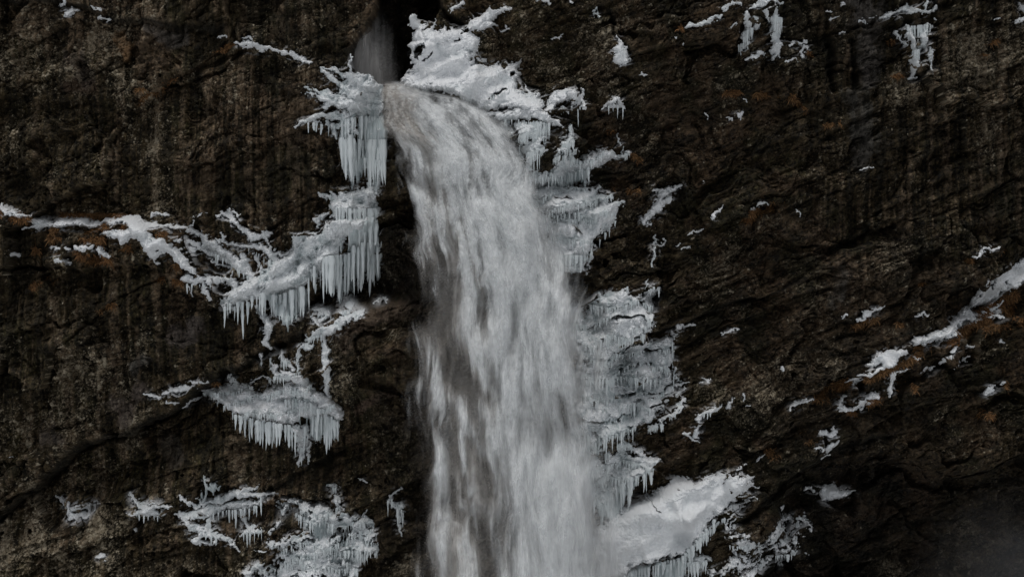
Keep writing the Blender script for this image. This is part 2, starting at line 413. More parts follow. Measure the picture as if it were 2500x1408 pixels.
gx = np.linspace(-400, 400, 81); gy = np.linspace(-500, 20, 53)
GX, GY = np.meshgrid(gx, gy)
GZ = -36 + tn(GX, GY, 60, 2) * 1.0
ground = mesh_obj("ground", np.stack([GX, GY, GZ], -1).reshape(-1, 3), grid_faces(53, 81), M_SNOW, attrs={"ice": np.zeros(GX.size)})
tag(ground, "snowy valley floor far below the cliff", "ground", kind="structure")

def rock_y(x, z, smooth=False):
    return bil(YS if smooth else Y, (np.asarray(x, f32) - X0) / G, (np.asarray(z, f32) - Z0) / G, False)

# ------------------------------------------------------------------ icicles
rng = random.Random(7)
ICI_VF = []
def icicle_mesh(seed):
    rs = np.random.RandomState(seed)
    nr, ns = 9, 7
    v, ph = [], rs.rand(3) * 6
    pw = (.4, .55, .75, 1.0)[seed % 4]
    for i in range(nr):
        t = i / (nr - 1)
        r = (1 - t) ** pw * (1 + 0.16 * math.sin(t * 17 + ph[0]) + 0.1 * rs.randn() * (1 - t)) + 0.02
        if i == 0: r = .75
        ox, oy = 0.3 * math.sin(t * 3 + ph[1]) * t, 0.3 * math.cos(t * 2 + ph[2]) * t
        for k in range(ns):
            a = 2 * math.pi * k / ns
            q = r * (1 + .12 * rs.randn() * (1 - t))
            v.append((ox + q * math.cos(a), oy + q * math.sin(a), -t))
    f = []
    for i in range(nr - 1):
        for k in range(ns):
            a, b = i * ns + k, i * ns + (k + 1) % ns
            f.append((a, a + ns, b + ns, b))
    ICI_VF.append((np.array(v, f32), np.array(f, np.int32)))
    o = mesh_obj("icicle", v, f, M_ICICLE)
    me = o.data; bpy.data.objects.remove(o)
    return me
ICI = [icicle_mesh(s) for s in range(12)]
def add_icicle(parent, x, z, L, r, dy=0.05, surf=None):
    y = (surf(x, z - 0.06) if surf else float(rock_y(x, z, True))) - dy
    o = bpy.data.objects.new("icicle", rng.choice(ICI))
    COL.objects.link(o)
    o.parent = parent
    o.location = (x - parent.location.x, y - parent.location.y, z - parent.location.z)
    o.scale = (r, r, L)
    o.rotation_euler = (0, 0, rng.uniform(0, 6.28))
    return o

# ------------------------------------------------------------------ snow and ice formations
GS = 0.0168
FOOT = np.zeros((NZ, NX), f32)
ALL_FORM = []
def tier_q(x, z): return (z - .16 * x + tn(x, z, 1.3, 62) * .22 + tn(x, z, .4, 63) * .06) / .85
def shell(strokes=(), polys=(), curtains=(), holes=(), ice=0.15, slope=0.55, lump=1.0, thick=0.22, patchy=0.0, warp=1.3, bulge=1.0, tier=0.0):
    """snow or ice lying on the rock: round ridges (strokes), filled areas (polys), fluted hanging ice (curtains)"""
    allp = [(p[0], p[1], p[2]) for s in strokes for p in s] + [(p[0], p[1], .3) for q in list(polys) + list(curtains) for p in q]
    x0 = min(p[0] - p[2] for p in allp) - .25; x1 = max(p[0] + p[2] for p in allp) + .25
    z0 = min(p[1] - p[2] for p in allp) - .35; z1 = max(p[1] + p[2] for p in allp) + .25
    nx, nz = int((x1 - x0) / GS) + 2, int((z1 - z0) / GS) + 2
    x, z = np.meshgrid((x0 + np.arange(nx) * GS).astype(f32), (z0 + np.arange(nz) * GS).astype(f32))
    ux = x + warp * (tn(x, z, .5, 1) * .045 + tn(x, z, .14, 2) * .03)
    uz = z + warp * (tn(x, z, .5, 3) * .045 + tn(x, z, .14, 4) * .03)
    ux = ux + warp * tn(x, z, .06, 5) * .009; uz = uz + warp * tn(x, z, .06, 6) * .009
    if patchy: ux = ux + tn(x, z, 1.0, 41) * .12; uz = uz + tn(x, z, 1.0, 42) * .12
    s = np.full(x.shape, -1, f32); t = np.zeros(x.shape, f32); ice_shade = np.full(x.shape, ice, f32)
    for q in polys:
        sd = poly_sd(ux, uz, q)
        top = max(p[1] for p in q)
        tt = (1 - np.exp(-np.maximum(sd, 0) / .11)) * (thick + slope * np.minimum(top - z, 4) * 0.5)
        s = np.maximum(s, sd); t = np.maximum(t, tt)
    for st in strokes:
        if len(st) == 1: st = [st[0], (st[0][0] + .01, st[0][1], st[0][2])]
        for k in range(len(st) - 1):
            a, b = st[k], st[k + 1]
            m = max(a[2], b[2]) + .2
            i0 = max(int((min(a[0], b[0]) - m - x0) / GS), 0); i1 = int((max(a[0], b[0]) + m - x0) / GS) + 1
            j0 = max(int((min(a[1], b[1]) - m - z0) / GS), 0); j1 = int((max(a[1], b[1]) + m - z0) / GS) + 1
            w = (slice(j0, j1), slice(i0, i1))
            d, tt = seg_d(ux[w], uz[w], a, b)
            r = a[2] * (1 - tt) + b[2] * tt
            h = np.sqrt(np.maximum(r * r - d * d, 0)) * bulge
            lit = np.maximum(h + np.where(h > 0, 0.05 * (1 - np.exp(-(r - d) / .04)), 0), 0)
            base = np.maximum(t[w] * .75, 0)
            t[w] = np.maximum(t[w], np.where(h > 0, base + lit, 0)); s[w] = np.maximum(s[w], r - d)
    for q in curtains:
        top = max(p[1] for p in q); bot = min(p[1] for p in q)
        cn = tn(x, z * .12, .16, 7)
        wz_ = uz + cn * .22 * sstep(top - .2, bot + .2, z)
        sd = poly_sd(x + (ux - x) * .4, wz_, q)
        fl = np.abs(tn(x + tn(x, z, 1.0, 5, TILE2) * .03, z * .07, .2, 9, TILE2)); fl2 = np.abs(tn(x, z * .10, .085, 11, TILE2))
        fld = .17 * np.minimum(fl, 1.6) + .06 * fl2
        hole = sstep(.55, 1.1, tn(x, z * .22, .3, 13) - .5)
        tt = (1 - np.exp(-np.maximum(sd, 0) / .05)) * (.12 + fld) - hole * .5
        new = (sd > 0) & (tt > t)
        ice_shade = np.where(new, np.clip(.65 + .35 * fl2, 0, 1), ice_shade)
        s = np.maximum(s, np.where(hole > .5, -1, sd)); t = np.maximum(t, np.where(sd > 0, tt, 0))
    edge = 1 - np.exp(-np.maximum(s, 0) / .06)
    if tier:
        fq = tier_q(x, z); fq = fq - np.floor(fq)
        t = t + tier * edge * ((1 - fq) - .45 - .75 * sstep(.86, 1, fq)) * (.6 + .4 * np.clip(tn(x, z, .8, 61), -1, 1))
        ice_shade = np.clip(ice_shade + .22 * sstep(.45, .1, fq), 0, 1)  # thin dark ice, with the shade under each tier painted into its tint
        if tier > .35: s = np.where((fq < .16) & (tn(x, z * .5, .35, 64) > .35), -1, s)
    if not curtains or strokes or polys:
        vz = z * .8
        bil1 = np.minimum(np.abs(tn(x, vz, .62, 21, TILE2)), 1.6) - .6; bil2 = np.minimum(np.abs(tn(x, vz, .24, 22, TILE2)), 1.6) - .6
        bil3 = np.minimum(np.abs(tn(x, z, .13, 24, TILE2)), 1.6) - .6; sm = tn(x, z, .12, 23)
        t = t + lump * edge * (bil1 * .16 + bil2 * .085 + bil3 * .045) + edge * sm * .012
        ice_shade = np.clip(ice_shade + lump * .25 * sstep(.1, -.5, bil1 + .6 * bil2), 0, 1)  # creases between lumps darkened: crevice shade put into the ice tint
    if patchy:
        pn = tn(x, z * .8, .32, 25) + .5 * tn(x, z, .1, 26)
        th = 1.3 - patchy * 2.8
        gate = sstep(th, th + .7, pn + np.minimum(s, .3) * 1.2 - .2)
        t = t - (1 - gate) * (t + .25); s = np.where(gate > .12, s, -1)
    for hq in holes:
        s = np.where(poly_sd(ux, uz, hq) > 0, -1, s)
    inside = s > 0
    t = np.where(inside, np.maximum(t, -.2), -.08)
    y = rock_y(x, z, True) - .05 - t
    jj = np.clip(((z[inside] - Z0) / G).astype(int), 0, NZ - 1); ii = np.clip(((x[inside] - X0) / G).astype(int), 0, NX - 1)
    FOOT[jj, ii] = 1
    return x, z, y, inside, ice_shade, (x0, z0, nx, nz)
def shell_obj(name, sh, parent=None):
    x, z, y, inside, ice_shade, (x0, z0, nx, nz) = sh
    keep = inside[:-1, :-1] | inside[1:, :-1] | inside[:-1, 1:] | inside[1:, 1:]
    idx = np.arange(nx * nz, dtype=np.int32).reshape(nz, nx)
    f = np.stack([idx[:-1, :-1], idx[:-1, 1:], idx[1:, 1:], idx[1:, :-1]], -1)[keep]
    # drop stray crumbs that are not joined to anything bigger than a few cells
    used = np.zeros(nx * nz, bool); used[f.ravel()] = True
    re = np.cumsum(used) - 1
    V = np.stack([x, y, z], -1).reshape(-1, 3)[used]
    org = (float(V[:, 0].mean()), float(V[:, 1].max()), float(V[:, 2].min()))
    o = mesh_obj(name, V, re[f].astype(np.int32), M_SNOW, attrs={"ice": ice_shade.ravel()[used]}, origin=org)
    if parent is not None:
        o.parent = parent; o.location = [org[i] - parent.location[i] for i in range(3)]
    return o, org
def formation(name, label, cat, strokes=(), polys=(), curtains=(), fringes=(), singles=(), group=None, body="snow_cap", **kw):
    """fringes: (path, n, lmin, lmax, rmin, rmax)"""
    simple = not (curtains or fringes or singles)
    shells = []
    holes = kw.pop("holes", ())
    if simple:
        sh = shell(strokes, polys, holes=holes, **kw)
        if name == "snow_patch" and len(strokes) + len(polys) <= 2 and sh[3].size < 400000:   # keep the one joined piece, drop loose crumbs
            m = sh[3]; q = np.zeros_like(m); j, i = np.unravel_index(np.argmax(gblur(m.astype(f32), GS, .1)), m.shape); q[j, i] = m[j, i]
            for _ in range(1500):
                p = q.copy(); p[1:] |= q[:-1]; p[:-1] |= q[1:]; p[:, 1:] |= q[:, :-1]; p[:, :-1] |= q[:, 1:]; p &= m
                if (p == q).all(): break
                q = p
            if len(strokes) + len(polys) == 1 or label.startswith("beak"): sh = sh[:3] + (q,) + sh[4:]
        o, _ = shell_obj(name, sh)
        return tag(o, label, cat, group)
    o = bpy.data.objects.new(name, None); COL.objects.link(o); tag(o, label, cat, group)
    first = True
    for nm, a in ((body, dict(strokes=strokes, polys=polys, holes=holes, **kw)), ("ice_curtain", dict(curtains=curtains, ice=.7))):
        if not (a.get("strokes") or a.get("polys") or a.get("curtains")): continue
        sh = shell(**a); shells.append(sh)
        if first:
            i = sh[3]; o.location = (float(sh[0][i].mean()), float(sh[2][i].max()), float(sh[1][i].min())); first = False
        shell_obj(nm, sh, o)
    def surf(px_, pz_):
        best = float(rock_y(px_, pz_, True))
        for x, z, y, inside, ice_shade, (x0, z0, nx, nz) in shells:
            i = int((px_ - x0) / GS); j = int((pz_ - z0) / GS)
            a = y[max(j - 3, 0):max(j + 14, 0), max(i - 2, 0):max(i + 3, 0)]
            if a.size: best = min(best, float(a.min()) + .06)
        return best
    count = 0
    for (path, n, l0, l1, r0, r1) in fringes:
        L = [0]
        for k in range(len(path) - 1): L.append(L[-1] + math.dist(path[k][:2], path[k + 1][:2]))
        n = int(n * .85)
        for k in range(n):
            if count >= 96 - len(singles): break
            u = (k + rng.uniform(.1, .9)) / n * L[-1]
            j = max(i for i in range(len(path) - 1) if L[i] <= u)
            ft = (u - L[j]) / (L[j + 1] - L[j] + 1e-9)
            px_ = path[j][0] * (1 - ft) + path[j + 1][0] * ft; pz_ = path[j][1] * (1 - ft) + path[j + 1][1] * ft
            q = min(1, max(0, .5 + .42 * float(tn(np.array([px_]), np.array([pz_ * .2]), .45, 51)[0]) + rng.uniform(-.35, .35)))
            add_icicle(o, px_, pz_ + .06, (l0 + (l1 - l0) * q) * rng.uniform(.75, 1.15), (r0 + (r1 - r0) * q) * rng.choice((.55, .8, 1, 1.2, 1.55)), surf=surf); count += 1
    if kw.get("tier"):                                            # icicles along the foot of every tier
        x, z, y, inside, ice_shade, (x0, z0, nx, nz) = shells[0]
        fq = tier_q(x, z); lipm = inside & (fq - np.floor(fq) < .10)
        jj, ii = np.nonzero(lipm)
        for _ in range(max(0, 96 - count - len(singles))):
            if not len(jj): break
            k = rng.randrange(len(jj)); ln = rng.choice((.16, .22, .3, .4, .5)) * rng.uniform(.8, 1.2)
            add_icicle(o, float(x[jj[k], ii[k]]), float(z[jj[k], ii[k]]), ln, rng.uniform(.03, .06), surf=surf)
        fv, ff = [], []                                           # the countless fine ones as one part
        for q in range(520 if len(jj) else 0):
            k = rng.randrange(len(jj)); px_, pz_ = float(x[jj[k], ii[k]]), float(z[jj[k], ii[k]])
            v, f = ICI_VF[rng.randrange(len(ICI_VF))]
            r_, L_ = rng.uniform(.014, .032), rng.uniform(.12, .38)
            ff.append(f + sum(len(a) for a in fv)); fv.append(v * np.array([r_, r_, L_], f32) + np.array([px_, surf(px_, pz_ - .06) - .04, pz_ + .03], f32))
        if fv:
            fo = mesh_obj("icicle_fringe", np.concatenate(fv), np.concatenate(ff), M_ICICLE, origin=tuple(o.location))
            fo.parent = o; fo.location = (0, 0, 0); fo["kind"] = "stuff"
    for (p, L, r) in singles:
        add_icicle(o, p[0], p[1] + .04, L, r, surf=surf)
    return o
def scraps(label, group, strokes, **kw):
    for st in strokes: formation("snow_scrap", label, "snow", strokes=[st], group=group, **kw)
def I(n, X, Y0, Y1, r):                       # one icicle traced in a crop: x, top, tip, half width
    return (cp(n, X, Y0), (Y1 - Y0) * RC, r * RC)
def FR(n, num, l0, l1, r0, r1, *pts): return (P(n, *pts), num, l0 * RC, l1 * RC, r0 * RC, r1 * RC)
# --- left of the lip
formation("frozen_ledge", "ice mass with long icicles hanging left of the waterfall lip", "ice formation", group="ice formations beside the fall", ice=.3, slope=.2, lump=1.6, bulge=1.35,
    polys=[P(2, (430,520),(520,512),(600,545),(650,590),(668,640),(660,720),(640,790),(560,800),(430,800),(390,740),(350,660),(345,610),(370,570))],
    strokes=[S(2,(235,478,8),(275,530,14),(330,575,22),(420,620,35)), S(2,(235,478,6),(310,490,9),(390,520,14),(450,560,25)), S(2,(320,478,5),(400,500,10),(440,530,15)),
        S(2,(430,390,5),(432,460,10),(435,600,16)), S(2,(150,610,7),(220,640,16),(300,680,28),(400,720,40),(520,740,34),(640,720,28)), S(2,(145,645,5),(200,672,10),(270,695,20)),
        S(2,(270,740,12),(340,700,25)), S(2,(70,868,8),(120,835,16),(190,812,22),(260,802,22),(330,792,28),(400,800,36)), S(2,(190,825,14),(235,855,10)), S(2,(280,840,12),(340,870,20),(350,940,10)),
        S(2,(620,1080,22),(628,1170,22),(612,1290,24)), S(2,(560,1170,11),(562,1300,15)), S(2,(480,560,26),(560,590,30),(630,620,22)), S(2,(380,650,24),(470,660,26),(560,670,26),(640,680,20)), S(2,(410,910,22),(470,905,20)), S(2,(560,900,22),(660,890,22)), S(2,(380,870,26),(430,880,24))],
    curtains=[P(2,(360,770),(640,740),(668,800),(685,930),(682,1050),(655,1130),(640,1190),(610,1230),(570,1200),(540,1150),(505,1160),(470,1220),(440,1240),(405,1220),(380,1100),(362,980),(375,880))],
    fringes=[FR(2,16,160,300,9,18,(380,840),(520,800),(660,800)), FR(2,18,160,330,9,20,(370,950),(520,960),(680,960)), FR(2,8,40,90,5,9,(140,850),(340,870)), FR(2,10,100,200,8,16,(400,1060),(520,1080),(640,1100))],
    singles=[I(2,440,930,1248,26), I(2,412,960,1235,16), I(2,470,980,1180,18), I(2,595,1000,1275,22), I(2,565,960,1200,18), I(2,625,1020,1270,16), I(2,385,950,1120,14), I(2,520,1000,1180,14)])
formation("frozen_ledge", "tallest icicle curtain left of the water, with a snowy arm sloping down left", "ice formation", group="ice formations beside the fall", ice=.25, slope=.15, lump=1.7, bulge=1.35,
    polys=[P(2,(645,1145),(652,1200),(605,1300),(608,1408),(560,1470),(300,1470),(310,1390),(340,1350),(420,1330),(520,1290),(590,1230),(625,1160)),
        P(4,(1970,340),(2080,350),(2200,335),(2260,300),(2480,130),(2500,250),(2480,320),(2330,360),(2280,480),(2280,560),(2100,640),(2060,700),(1900,760),(1750,770),(1640,800),(1580,820),(1515,795),(1590,730),(1700,640),(1830,590),(1850,540),(1990,470))],
    strokes=[S(4,(2480,90,40),(2400,110,38),(2300,130,30),(2250,140,20)), S(2,(235,1335,9),(290,1345,18),(350,1370,24)), S(2,(300,1310,8),(340,1350,12)),
        S(4,(2330,280,50),(2230,350,50),(2120,425,52),(2000,500,52),(1880,570,52),(1780,650,56),(1680,700,52),(1590,760,44),(1515,795,20)),
        S(4,(2250,470,40),(2150,530,36),(2050,590,40),(1960,670,40),(1850,690,46)), S(4,(2180,440,36),(2080,460,36)), S(4,(2450,270,30),(2350,260,30),(2230,290,36)), S(4,(2360,500,30),(2300,520,30)),
        S(4,(1800,880,20),(1820,950,28),(1830,1030,24),(1820,1095,18)), S(4,(1760,840,20),(1800,890,18)), S(4,(1520,810,16),(1600,845,14)),
        S(4,(2130,230,20),(2180,215,24),(2215,195,14)), S(4,(2145,250,16),(2150,290,8)), S(5,(60,140,40),(140,170,34),(230,160,36),(320,150,28)), S(5,(100,90,36),(200,80,36),(300,40,30))],
    curtains=[P(5,(60,180),(330,150),(335,350),(365,480),(348,520),(340,600),(318,690),(290,640),(250,670),(230,650),(190,680),(165,650),(158,740),(130,755),(110,720),(85,790),(60,720),(35,760),(0,730),(-60,600),(-30,450),(30,420)),
        P(4,(1780,730),(1900,720),(2060,650),(2090,760),(2065,880),(1980,930),(1930,950),(1880,880),(1800,820))],
    fringes=[FR(5,20,150,330,8,18,(70,170),(200,180),(330,170)), FR(5,20,150,300,8,20,(-20,500),(120,480),(340,430)), FR(4,16,90,200,8,18,(1720,760),(1900,760),(2070,690)), FR(4,8,60,170,6,12,(2100,620),(2280,570)), FR(4,6,60,150,6,12,(1530,820),(1720,790))],
    singles=[I(4,1540,830,980,12), I(4,1605,830,930,9), I(4,1635,800,955,14), I(4,1665,800,1055,13), I(4,1700,800,955,12), I(4,1800,740,900,18), I(4,1865,750,900,14), I(4,1905,750,960,16), I(4,1940,740,985,18), I(4,1985,720,955,20), I(4,2012,720,940,14), I(4,2062,700,910,14), I(4,2098,640,860,9), I(4,2140,560,720,15), I(4,2115,580,670,10),
        I(5,40,500,770,20), I(5,85,500,805,22), I(5,135,480,760,22), I(5,20,520,750,14), I(5,180,420,690,15), I(5,240,400,685,16), I(5,305,400,700,20), I(5,340,360,640,14), I(5,360,350,515,8), I(5,210,430,660,12), I(5,275,400,650,16)])
formation("snow_ledge", "broad snow patch on the grassy ledge at far left, breaking into ice branches", "snow", group="snow on the ledges", slope=.25, lump=.6,
    polys=[P(4,(-60,130),(0,140),(60,140),(120,180),(190,205),(260,220),(340,240),(400,235),(480,230),(560,225),(600,245),(780,235),(850,225),(930,215),(990,240),(1050,270),(1110,280),(1180,275),(1215,300),(1170,305),(1100,300),(1040,310),(1060,370),(1130,390),(1190,410),(1230,450),(1290,500),(1340,560),(1375,625),(1300,600),(1260,570),(1230,500),(1150,470),(1110,480),(1080,500),(1110,550),(1050,510),(1030,480),(1010,440),(990,390),(960,370),(920,390),(870,410),(840,380),(740,355),(745,330),(830,325),(920,315),(900,285),(830,265),(760,270),(680,290),(610,300),(540,280),(470,280),(390,290),(350,265),(300,290),(250,310),(180,290),(230,270),(150,215),(90,190),(0,165),(-60,160))],
    strokes=[S(4,(0,150,14),(120,195,18),(230,240,22),(330,256,22),(430,258,24),(540,258,26),(650,268,26),(760,256,24),(880,246,28),(960,290,50),(1000,340,52),(1060,420,42),(1150,435,38),(1240,505,38),(1315,585,28)), S(4,(760,345,14),(860,365,30),(960,350,34)), S(4,(1000,270,24),(1100,285,16),(1200,290,14)), S(4,(1220,290,18),(1300,320,20),(1370,350,20),(1390,400,25),(1440,420,32),(1500,460,32),(1560,500,38),(1640,560,36),(1700,610,32),(1740,640,24)), S(4,(1200,370,7),(1280,395,15),(1360,430,17),(1430,470,15),(1500,490,18)), S(4,(1270,440,10),(1330,450,12)),
        S(4,(1460,200,7),(1540,205,13),(1600,250,19),(1640,310,20),(1700,350,28),(1770,360,24),(1830,345,9)), S(4,(1560,195,7),(1625,205,12)), S(4,(1700,420,18),(1780,430,22),(1840,480,22),(1870,530,16)), S(4,(1470,380,12),(1540,385,12),(1620,420,12),(1700,420,14)), S(4,(1490,330,5),(1510,380,9)), S(4,(1560,520,12),(1556,620,7)), S(4,(1640,480,13),(1690,570,11)), S(4,(1720,480,13),(1770,560,16),(1760,610,7)), S(4,(1780,330,8),(1830,400,10),(1850,450,10)), S(4,(1870,480,16),(1950,460,18),(2010,430,16)), S(4,(1870,540,14),(1830,590,16)),
        S(4,(1250,645,11),(1330,650,26),(1430,660,26),(1530,645,24),(1590,690,26),(1620,735,20)), S(4,(1285,690,9),(1305,755,4)), S(4,(1390,690,12),(1430,770,12)), S(4,(1430,520,9),(1500,540,9),(1560,560,9)), S(4,(1240,300,8),(1330,215,5),(1400,185,3)), S(4,(1040,195,14),(1130,200,11))],
    fringes=[FR(4,12,30,80,4,8,(1450,470),(1560,530),(1700,640)), FR(4,8,40,100,4,8,(1690,440),(1870,540)), FR(4,6,30,90,4,8,(1280,680),(1450,690))])
scraps("small snow strip among orange grass under the far left ledge", "snow strips in the grass", lump=.5, strokes=[S(4,(355,430,7),(450,435,8),(530,440,7)), S(4,(560,430,11),(600,455,19),(680,435,11)), S(4,(715,455,10),(740,490,24),(770,490,12)), S(4,(420,515,9),(470,515,15),(500,530,9)), S(4,(60,490,13),(120,490,11)), S(4,(150,300,7),(190,295,9))])
formation("frozen_ledge", "snow covered ice arm above the brown boulder with one thin frozen column below", "ice formation", group="ice formations beside the fall", ice=.3,
    strokes=[S(4,(2480,840,5),(2420,890,20),(2340,930,34),(2250,980,34),(2170,1010,24),(2090,1040,13)), S(4,(2210,1020,16),(2225,1150,22),(2212,1250,22),(2215,1400,22)), S(7,(2215,130,22),(2220,210,18),(2235,290,14)), S(4,(2070,1080,26),(2110,1100,28)), S(4,(2060,1070,12),(2030,1100,11),(2035,1200,13),(2040,1320,7)), S(4,(2350,800,18),(2385,840,16)), S(4,(2330,860,18),(2380,870,16)), S(4,(2150,850,20),(2230,870,20),(2190,920,22)), S(4,(2120,900,12),(2160,960,12))],
    fringes=[FR(4,10,40,110,5,9,(2090,1050),(2200,1020)), FR(4,6,30,90,5,9,(2110,880),(2260,900)), FR(4,5,40,90,5,9,(2320,860),(2390,860))], lump=1.2)
formation("ice_clump", "forked ice clump with a thick icicle column, left of the brown boulder", "ice formation", group="ice formations beside the fall", ice=.02, slope=.32, lump=1.5, bulge=1.6, thick=.16, tier=.2,
    polys=[P(7,(1370,150),(1510,105),(1640,130),(1790,190),(1900,110),(2050,80),(2200,200),(2310,310),(2300,380),(2200,360),(2050,330),(2000,380),(1850,370),(1700,345),(1560,300),(1480,235))],
    strokes=[S(7,(1360,165,16),(1440,190,33),(1520,230,33),(1600,270,38),(1700,290,46),(1800,300,50),(1900,330,45),(1990,340,38),(2030,350,18)), S(7,(1540,70,10),(1600,130,20),(1680,170,23),(1780,190,28),(1880,180,38),(1970,150,42),(2060,160,42),(2140,200,46),(2220,250,42),(2280,320,38),(2300,360,13)), S(7,(1850,10,9),(1900,40,28),(2000,60,33),(2080,110,33)), S(7,(1840,-60,8),(1880,-20,14),(1860,20,10)), S(7,(1780,-110,7),(1790,-40,8)), S(7,(1680,80,6),(1800,50,8),(1860,80,12)), S(7,(1620,110,10),(1700,140,14)), S(7,(1900,-120,14),(1950,-60,18),(1990,0,16)), S(7,(2280,310,16),(2310,285,8)),
        S(7,(2030,410,26),(2040,520,30),(2040,610,20),(2032,670,6)), S(7,(2075,400,14),(2085,560,14),(2092,650,5)), S(7,(1990,400,16),(2030,430,22))],
    curtains=[P(7,(1910,200),(2100,195),(2220,260),(2300,370),(2260,470),(2215,560),(2190,480),(2150,480),(2110,460),(2050,390),(1990,300),(1930,260))],
    fringes=[FR(7,18,50,130,6,12,(1570,300),(1750,350),(1990,400)), FR(7,18,90,190,7,13,(1920,210),(2100,230),(2290,380)), FR(7,8,60,130,6,11,(2120,380),(2300,400))],
    singles=[I(7,1640,320,440,16), I(7,1665,330,470,12), I(7,1712,340,480,16), I(7,1752,350,500,18), I(7,1790,350,540,17), I(7,1832,360,520,20), I(7,1868,360,510,16), I(7,1910,370,520,18), I(7,1960,380,540,18), I(7,2060,400,600,16), I(7,2120,330,470,14), I(7,2150,330,500,16), I(7,2198,330,520,14), I(7,2232,340,560,18), I(7,2262,350,480,16), I(7,1605,310,418,12), I(7,1690,350,505,10), I(7,1735,360,515,15), I(7,1770,360,522,14), I(7,1815,370,556,18), I(7,1850,370,545,15), I(7,1885,370,532,14), I(7,1940,380,500,14), I(7,1985,400,560,12), I(7,2010,420,600,10), I(7,2215,330,590,18), I(7,2245,330,540,12), I(7,2175,330,490,12), I(7,2290,360,440,8)])
scraps("snow strip beside the diagonal crack left of the forked ice clump", "snow strips by the crack", lump=.5, strokes=[S(7,(1110,160,12),(1200,145,22),(1290,125,19),(1340,115,7)), S(7,(1290,85,11),(1350,80,15),(1395,80,7)), S(7,(970,155,7),(1030,185,14),(1090,200,15)), S(7,(1130,240,11),(1200,230,9)), S(7,(1210,260,7),(1320,215,9))])
formation("snow_patch", "leftmost of the small frozen clumps along the bottom left rock", "snow", group="frozen clumps at the bottom left", lump=.8, ice=.2,
    strokes=[S(7,(300,880,7),(370,890,15),(430,940,18),(440,1000,20),(500,1015,18),(570,1020,14)), S(7,(470,970,13),(570,965,12),(580,1010,12)), S(7,(590,940,7),(650,930,5)), S(7,(600,960,5),(625,985,5)), S(7,(340,900,8),(400,950,10))])
formation("ice_clump", "small branching frozen clump between two other clumps at bottom left", "ice formation", group="frozen clumps at the bottom left", body="ice_body", ice=.25,
    strokes=[S(7,(845,845,7),(880,880,12),(940,930,15),(1030,940,22),(1090,930,13),(1170,930,7)), S(7,(930,990,18),(1000,970,26),(1080,990,16)), S(7,(860,995,7),(930,995,12)), S(7,(940,905,6),(1010,900,8),(1080,905,7)), S(7,(1050,1010,10),(1110,980,8))],
    fringes=[FR(7,8,20,60,4,7,(920,990),(1090,1000))])
formation("ice_clump", "lacy frozen clump with a pointed veil of ice rising above it", "ice formation", group="frozen clumps at the bottom left", body="ice_body", ice=.25, lump=1.2,
    polys=[],
    curtains=[P(7,(1395,690),(1420,735),(1450,740),(1500,815),(1450,845),(1380,850),(1345,835),(1390,780))],
    strokes=[S(7,(1225,850,9),(1270,900,16),(1320,940,16)), S(7,(1320,930,11),(1420,900,19),(1520,870,27),(1620,840,27),(1740,790,11)), S(7,(1560,850,28),(1680,860,26),(1780,840,18),(1870,835,7)), S(7,(1190,990,9),(1260,1000,20),(1340,980,25),(1440,960,28),(1560,940,30),(1660,930,28),(1740,920,22)), S(7,(1270,1020,14),(1340,1060,20),(1430,1090,23),(1500,1120,18),(1560,1160,13),(1630,1220,5)), S(7,(1320,1140,13),(1400,1160,18),(1480,1150,13)), S(7,(1640,1120,13),(1720,1090,18),(1790,1080,12)), S(7,(1780,850,18),(1760,920,14)), S(7,(1440,1000,14),(1420,1060,16),(1470,1110,14)), S(7,(1640,950,14),(1660,1030,12),(1700,1090,12)), S(7,(1380,1100,14),(1360,1170,10)), S(7,(1330,880,8),(1370,930,12))],
    fringes=[FR(7,16,40,130,5,10,(1440,980),(1600,960),(1750,930)), FR(7,8,30,90,5,9,(1640,1110),(1790,1090)), FR(7,8,20,60,4,8,(1300,1060),(1500,1140))],
    singles=[I(7,1550,960,1115,11), I(7,1600,960,1110,9), I(7,1690,950,1035,10), I(7,1772,870,1000,9), I(7,1680,1110,1225,13), I(7,1703,1110,1195,8), I(7,1740,930,1010,8)])
